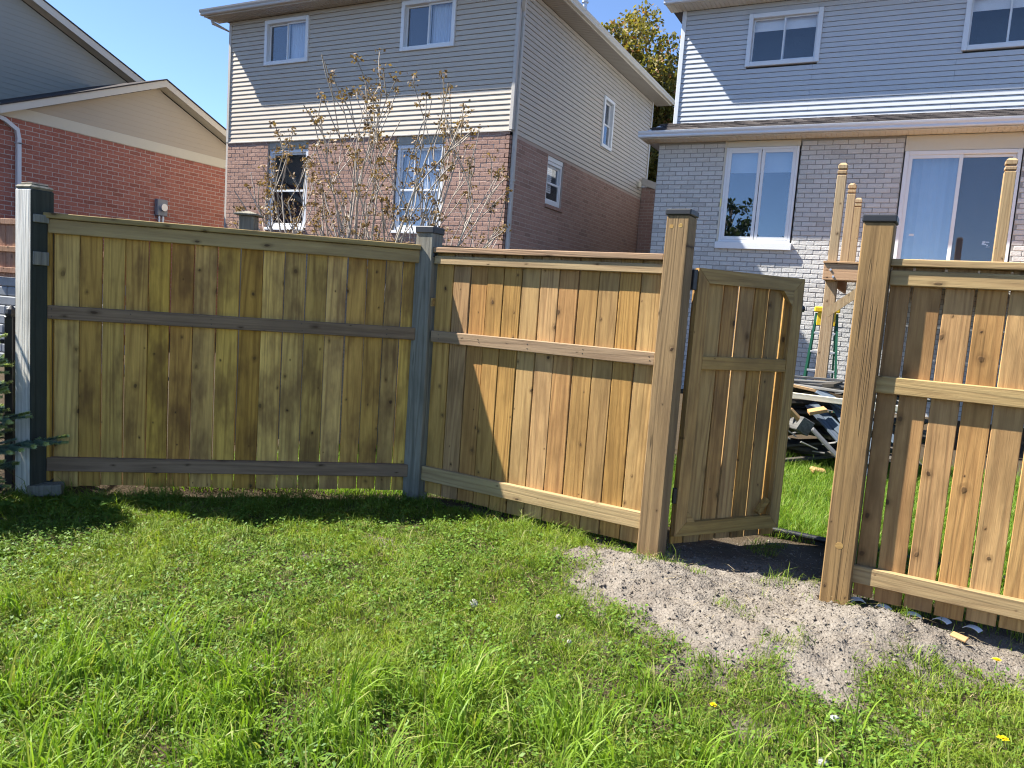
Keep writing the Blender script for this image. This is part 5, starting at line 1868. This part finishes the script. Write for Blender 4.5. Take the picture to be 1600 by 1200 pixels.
# ---- dandelions
def dandelion(label, x, y, hgt, r, seed_head, seed):
    rs = random.Random(seed)
    z = float(ground_z(np.array([x]), np.array([y]))[0])
    t = thing('dandelion', label, 'flower', (x, y, z))
    MB().tube([(0, 0, 0), (0.006, 0.003, hgt * 0.6), (0.004, 0.0, hgt)], 0.0022, 6).build('stalk', M['stem'], t)
    mb = MB()
    n = 90 if seed_head else 60
    for k in range(n):
        if seed_head:
            d = Vector((rs.gauss(0, 1), rs.gauss(0, 1), rs.gauss(0, 1))).normalized()
            c = Vector((0.004, 0, hgt)) + d * r
            e1 = d.orthogonal().normalized()
            e2 = d.cross(e1)
            s = 0.0036
            vs = [tuple(c + (e1 * math.cos(a) + e2 * math.sin(a)) * s) for a in (0, 1.57, 3.14, 4.71)]
            mb.add(vs, [(0, 1, 2, 3)])
        else:
            a = rs.uniform(0, 6.28)
            l_ = r * rs.uniform(0.35, 1.0)
            up_ = 0.010 * (1.2 - l_ / r)
            c0 = Vector((0.004, 0, hgt))
            d = Vector((math.cos(a), math.sin(a), 0))
            s = Vector((-d.y, d.x, 0)) * 0.0022
            mb.add([tuple(c0 - s), tuple(c0 + d * l_ - s + Vector((0, 0, up_))), tuple(c0 + d * l_ + s + Vector((0, 0, up_))), tuple(c0 + s)], [(0, 1, 2, 3)])
    mb.build('seed_head' if seed_head else 'flower_head', M['fluff'] if seed_head else M['petal'], t)


dandelion('yellow dandelion in the grass below the right fence section', 0.546, 3.886, 0.06, 0.021, False, 1)
dandelion('yellow dandelion nearest the camera at the lower right corner', 0.504, 3.212, 0.05, 0.021, False, 2)
dandelion('small half open yellow dandelion in the grass below the gravel heap', -0.475, 2.84, 0.05, 0.014, False, 3)
dandelion('white dandelion seed head alone in the middle of the lawn', -1.683, 3.09, 0.07, 0.020, True, 4)
dandelion('white dandelion seed head at the left tip of the gravel', -1.282, 3.196, 0.055, 0.012, True, 5)
dandelion('white dandelion seed head in front of the gravel strip', -1.135, 2.981, 0.05, 0.010, True, 6)

# ---- loose stones and chips
for lab, x, y, s, mt_ in (('pale round stone in the grass at the bottom edge', -0.069, 2.731, 0.022, 'stone_block'), ('pale stone at the edge of the bare gravel strip', -0.051, 3.058, 0.020, 'stone_block')):
    z = float(ground_z(np.array([x]), np.array([y]))[0])
    mb = MB().tube([(0, 0, -s * .6), (0, 0, -s * .3), (0, 0, s * .2), (0, 0, s * .55)], [s * .6, s, s * .85, s * .3], 8)
    mb.v = [(a + random.uniform(-.003, .003), b + random.uniform(-.003, .003), c_) for a, b, c_ in mb.v]
    tag(mb.build('stone', M[mt_], None, (x, y, z + s * 0.9), smooth=True), lab, 'stone')
o = rail(None, 'wood_chip', (-0.035, -0.02, 0), (0.035, 0.02, 0.012), M['scrap_tan'], 0.003)
o.location = (0.415, 4.055, float(ground_z(np.array([0.415]), np.array([4.055]))[0]) + 0.02)
o.rotation_euler = (0.25, 0.1, -0.4)
tag(o, 'flat tan wood chip on the gravel below the right fence section', 'chip')
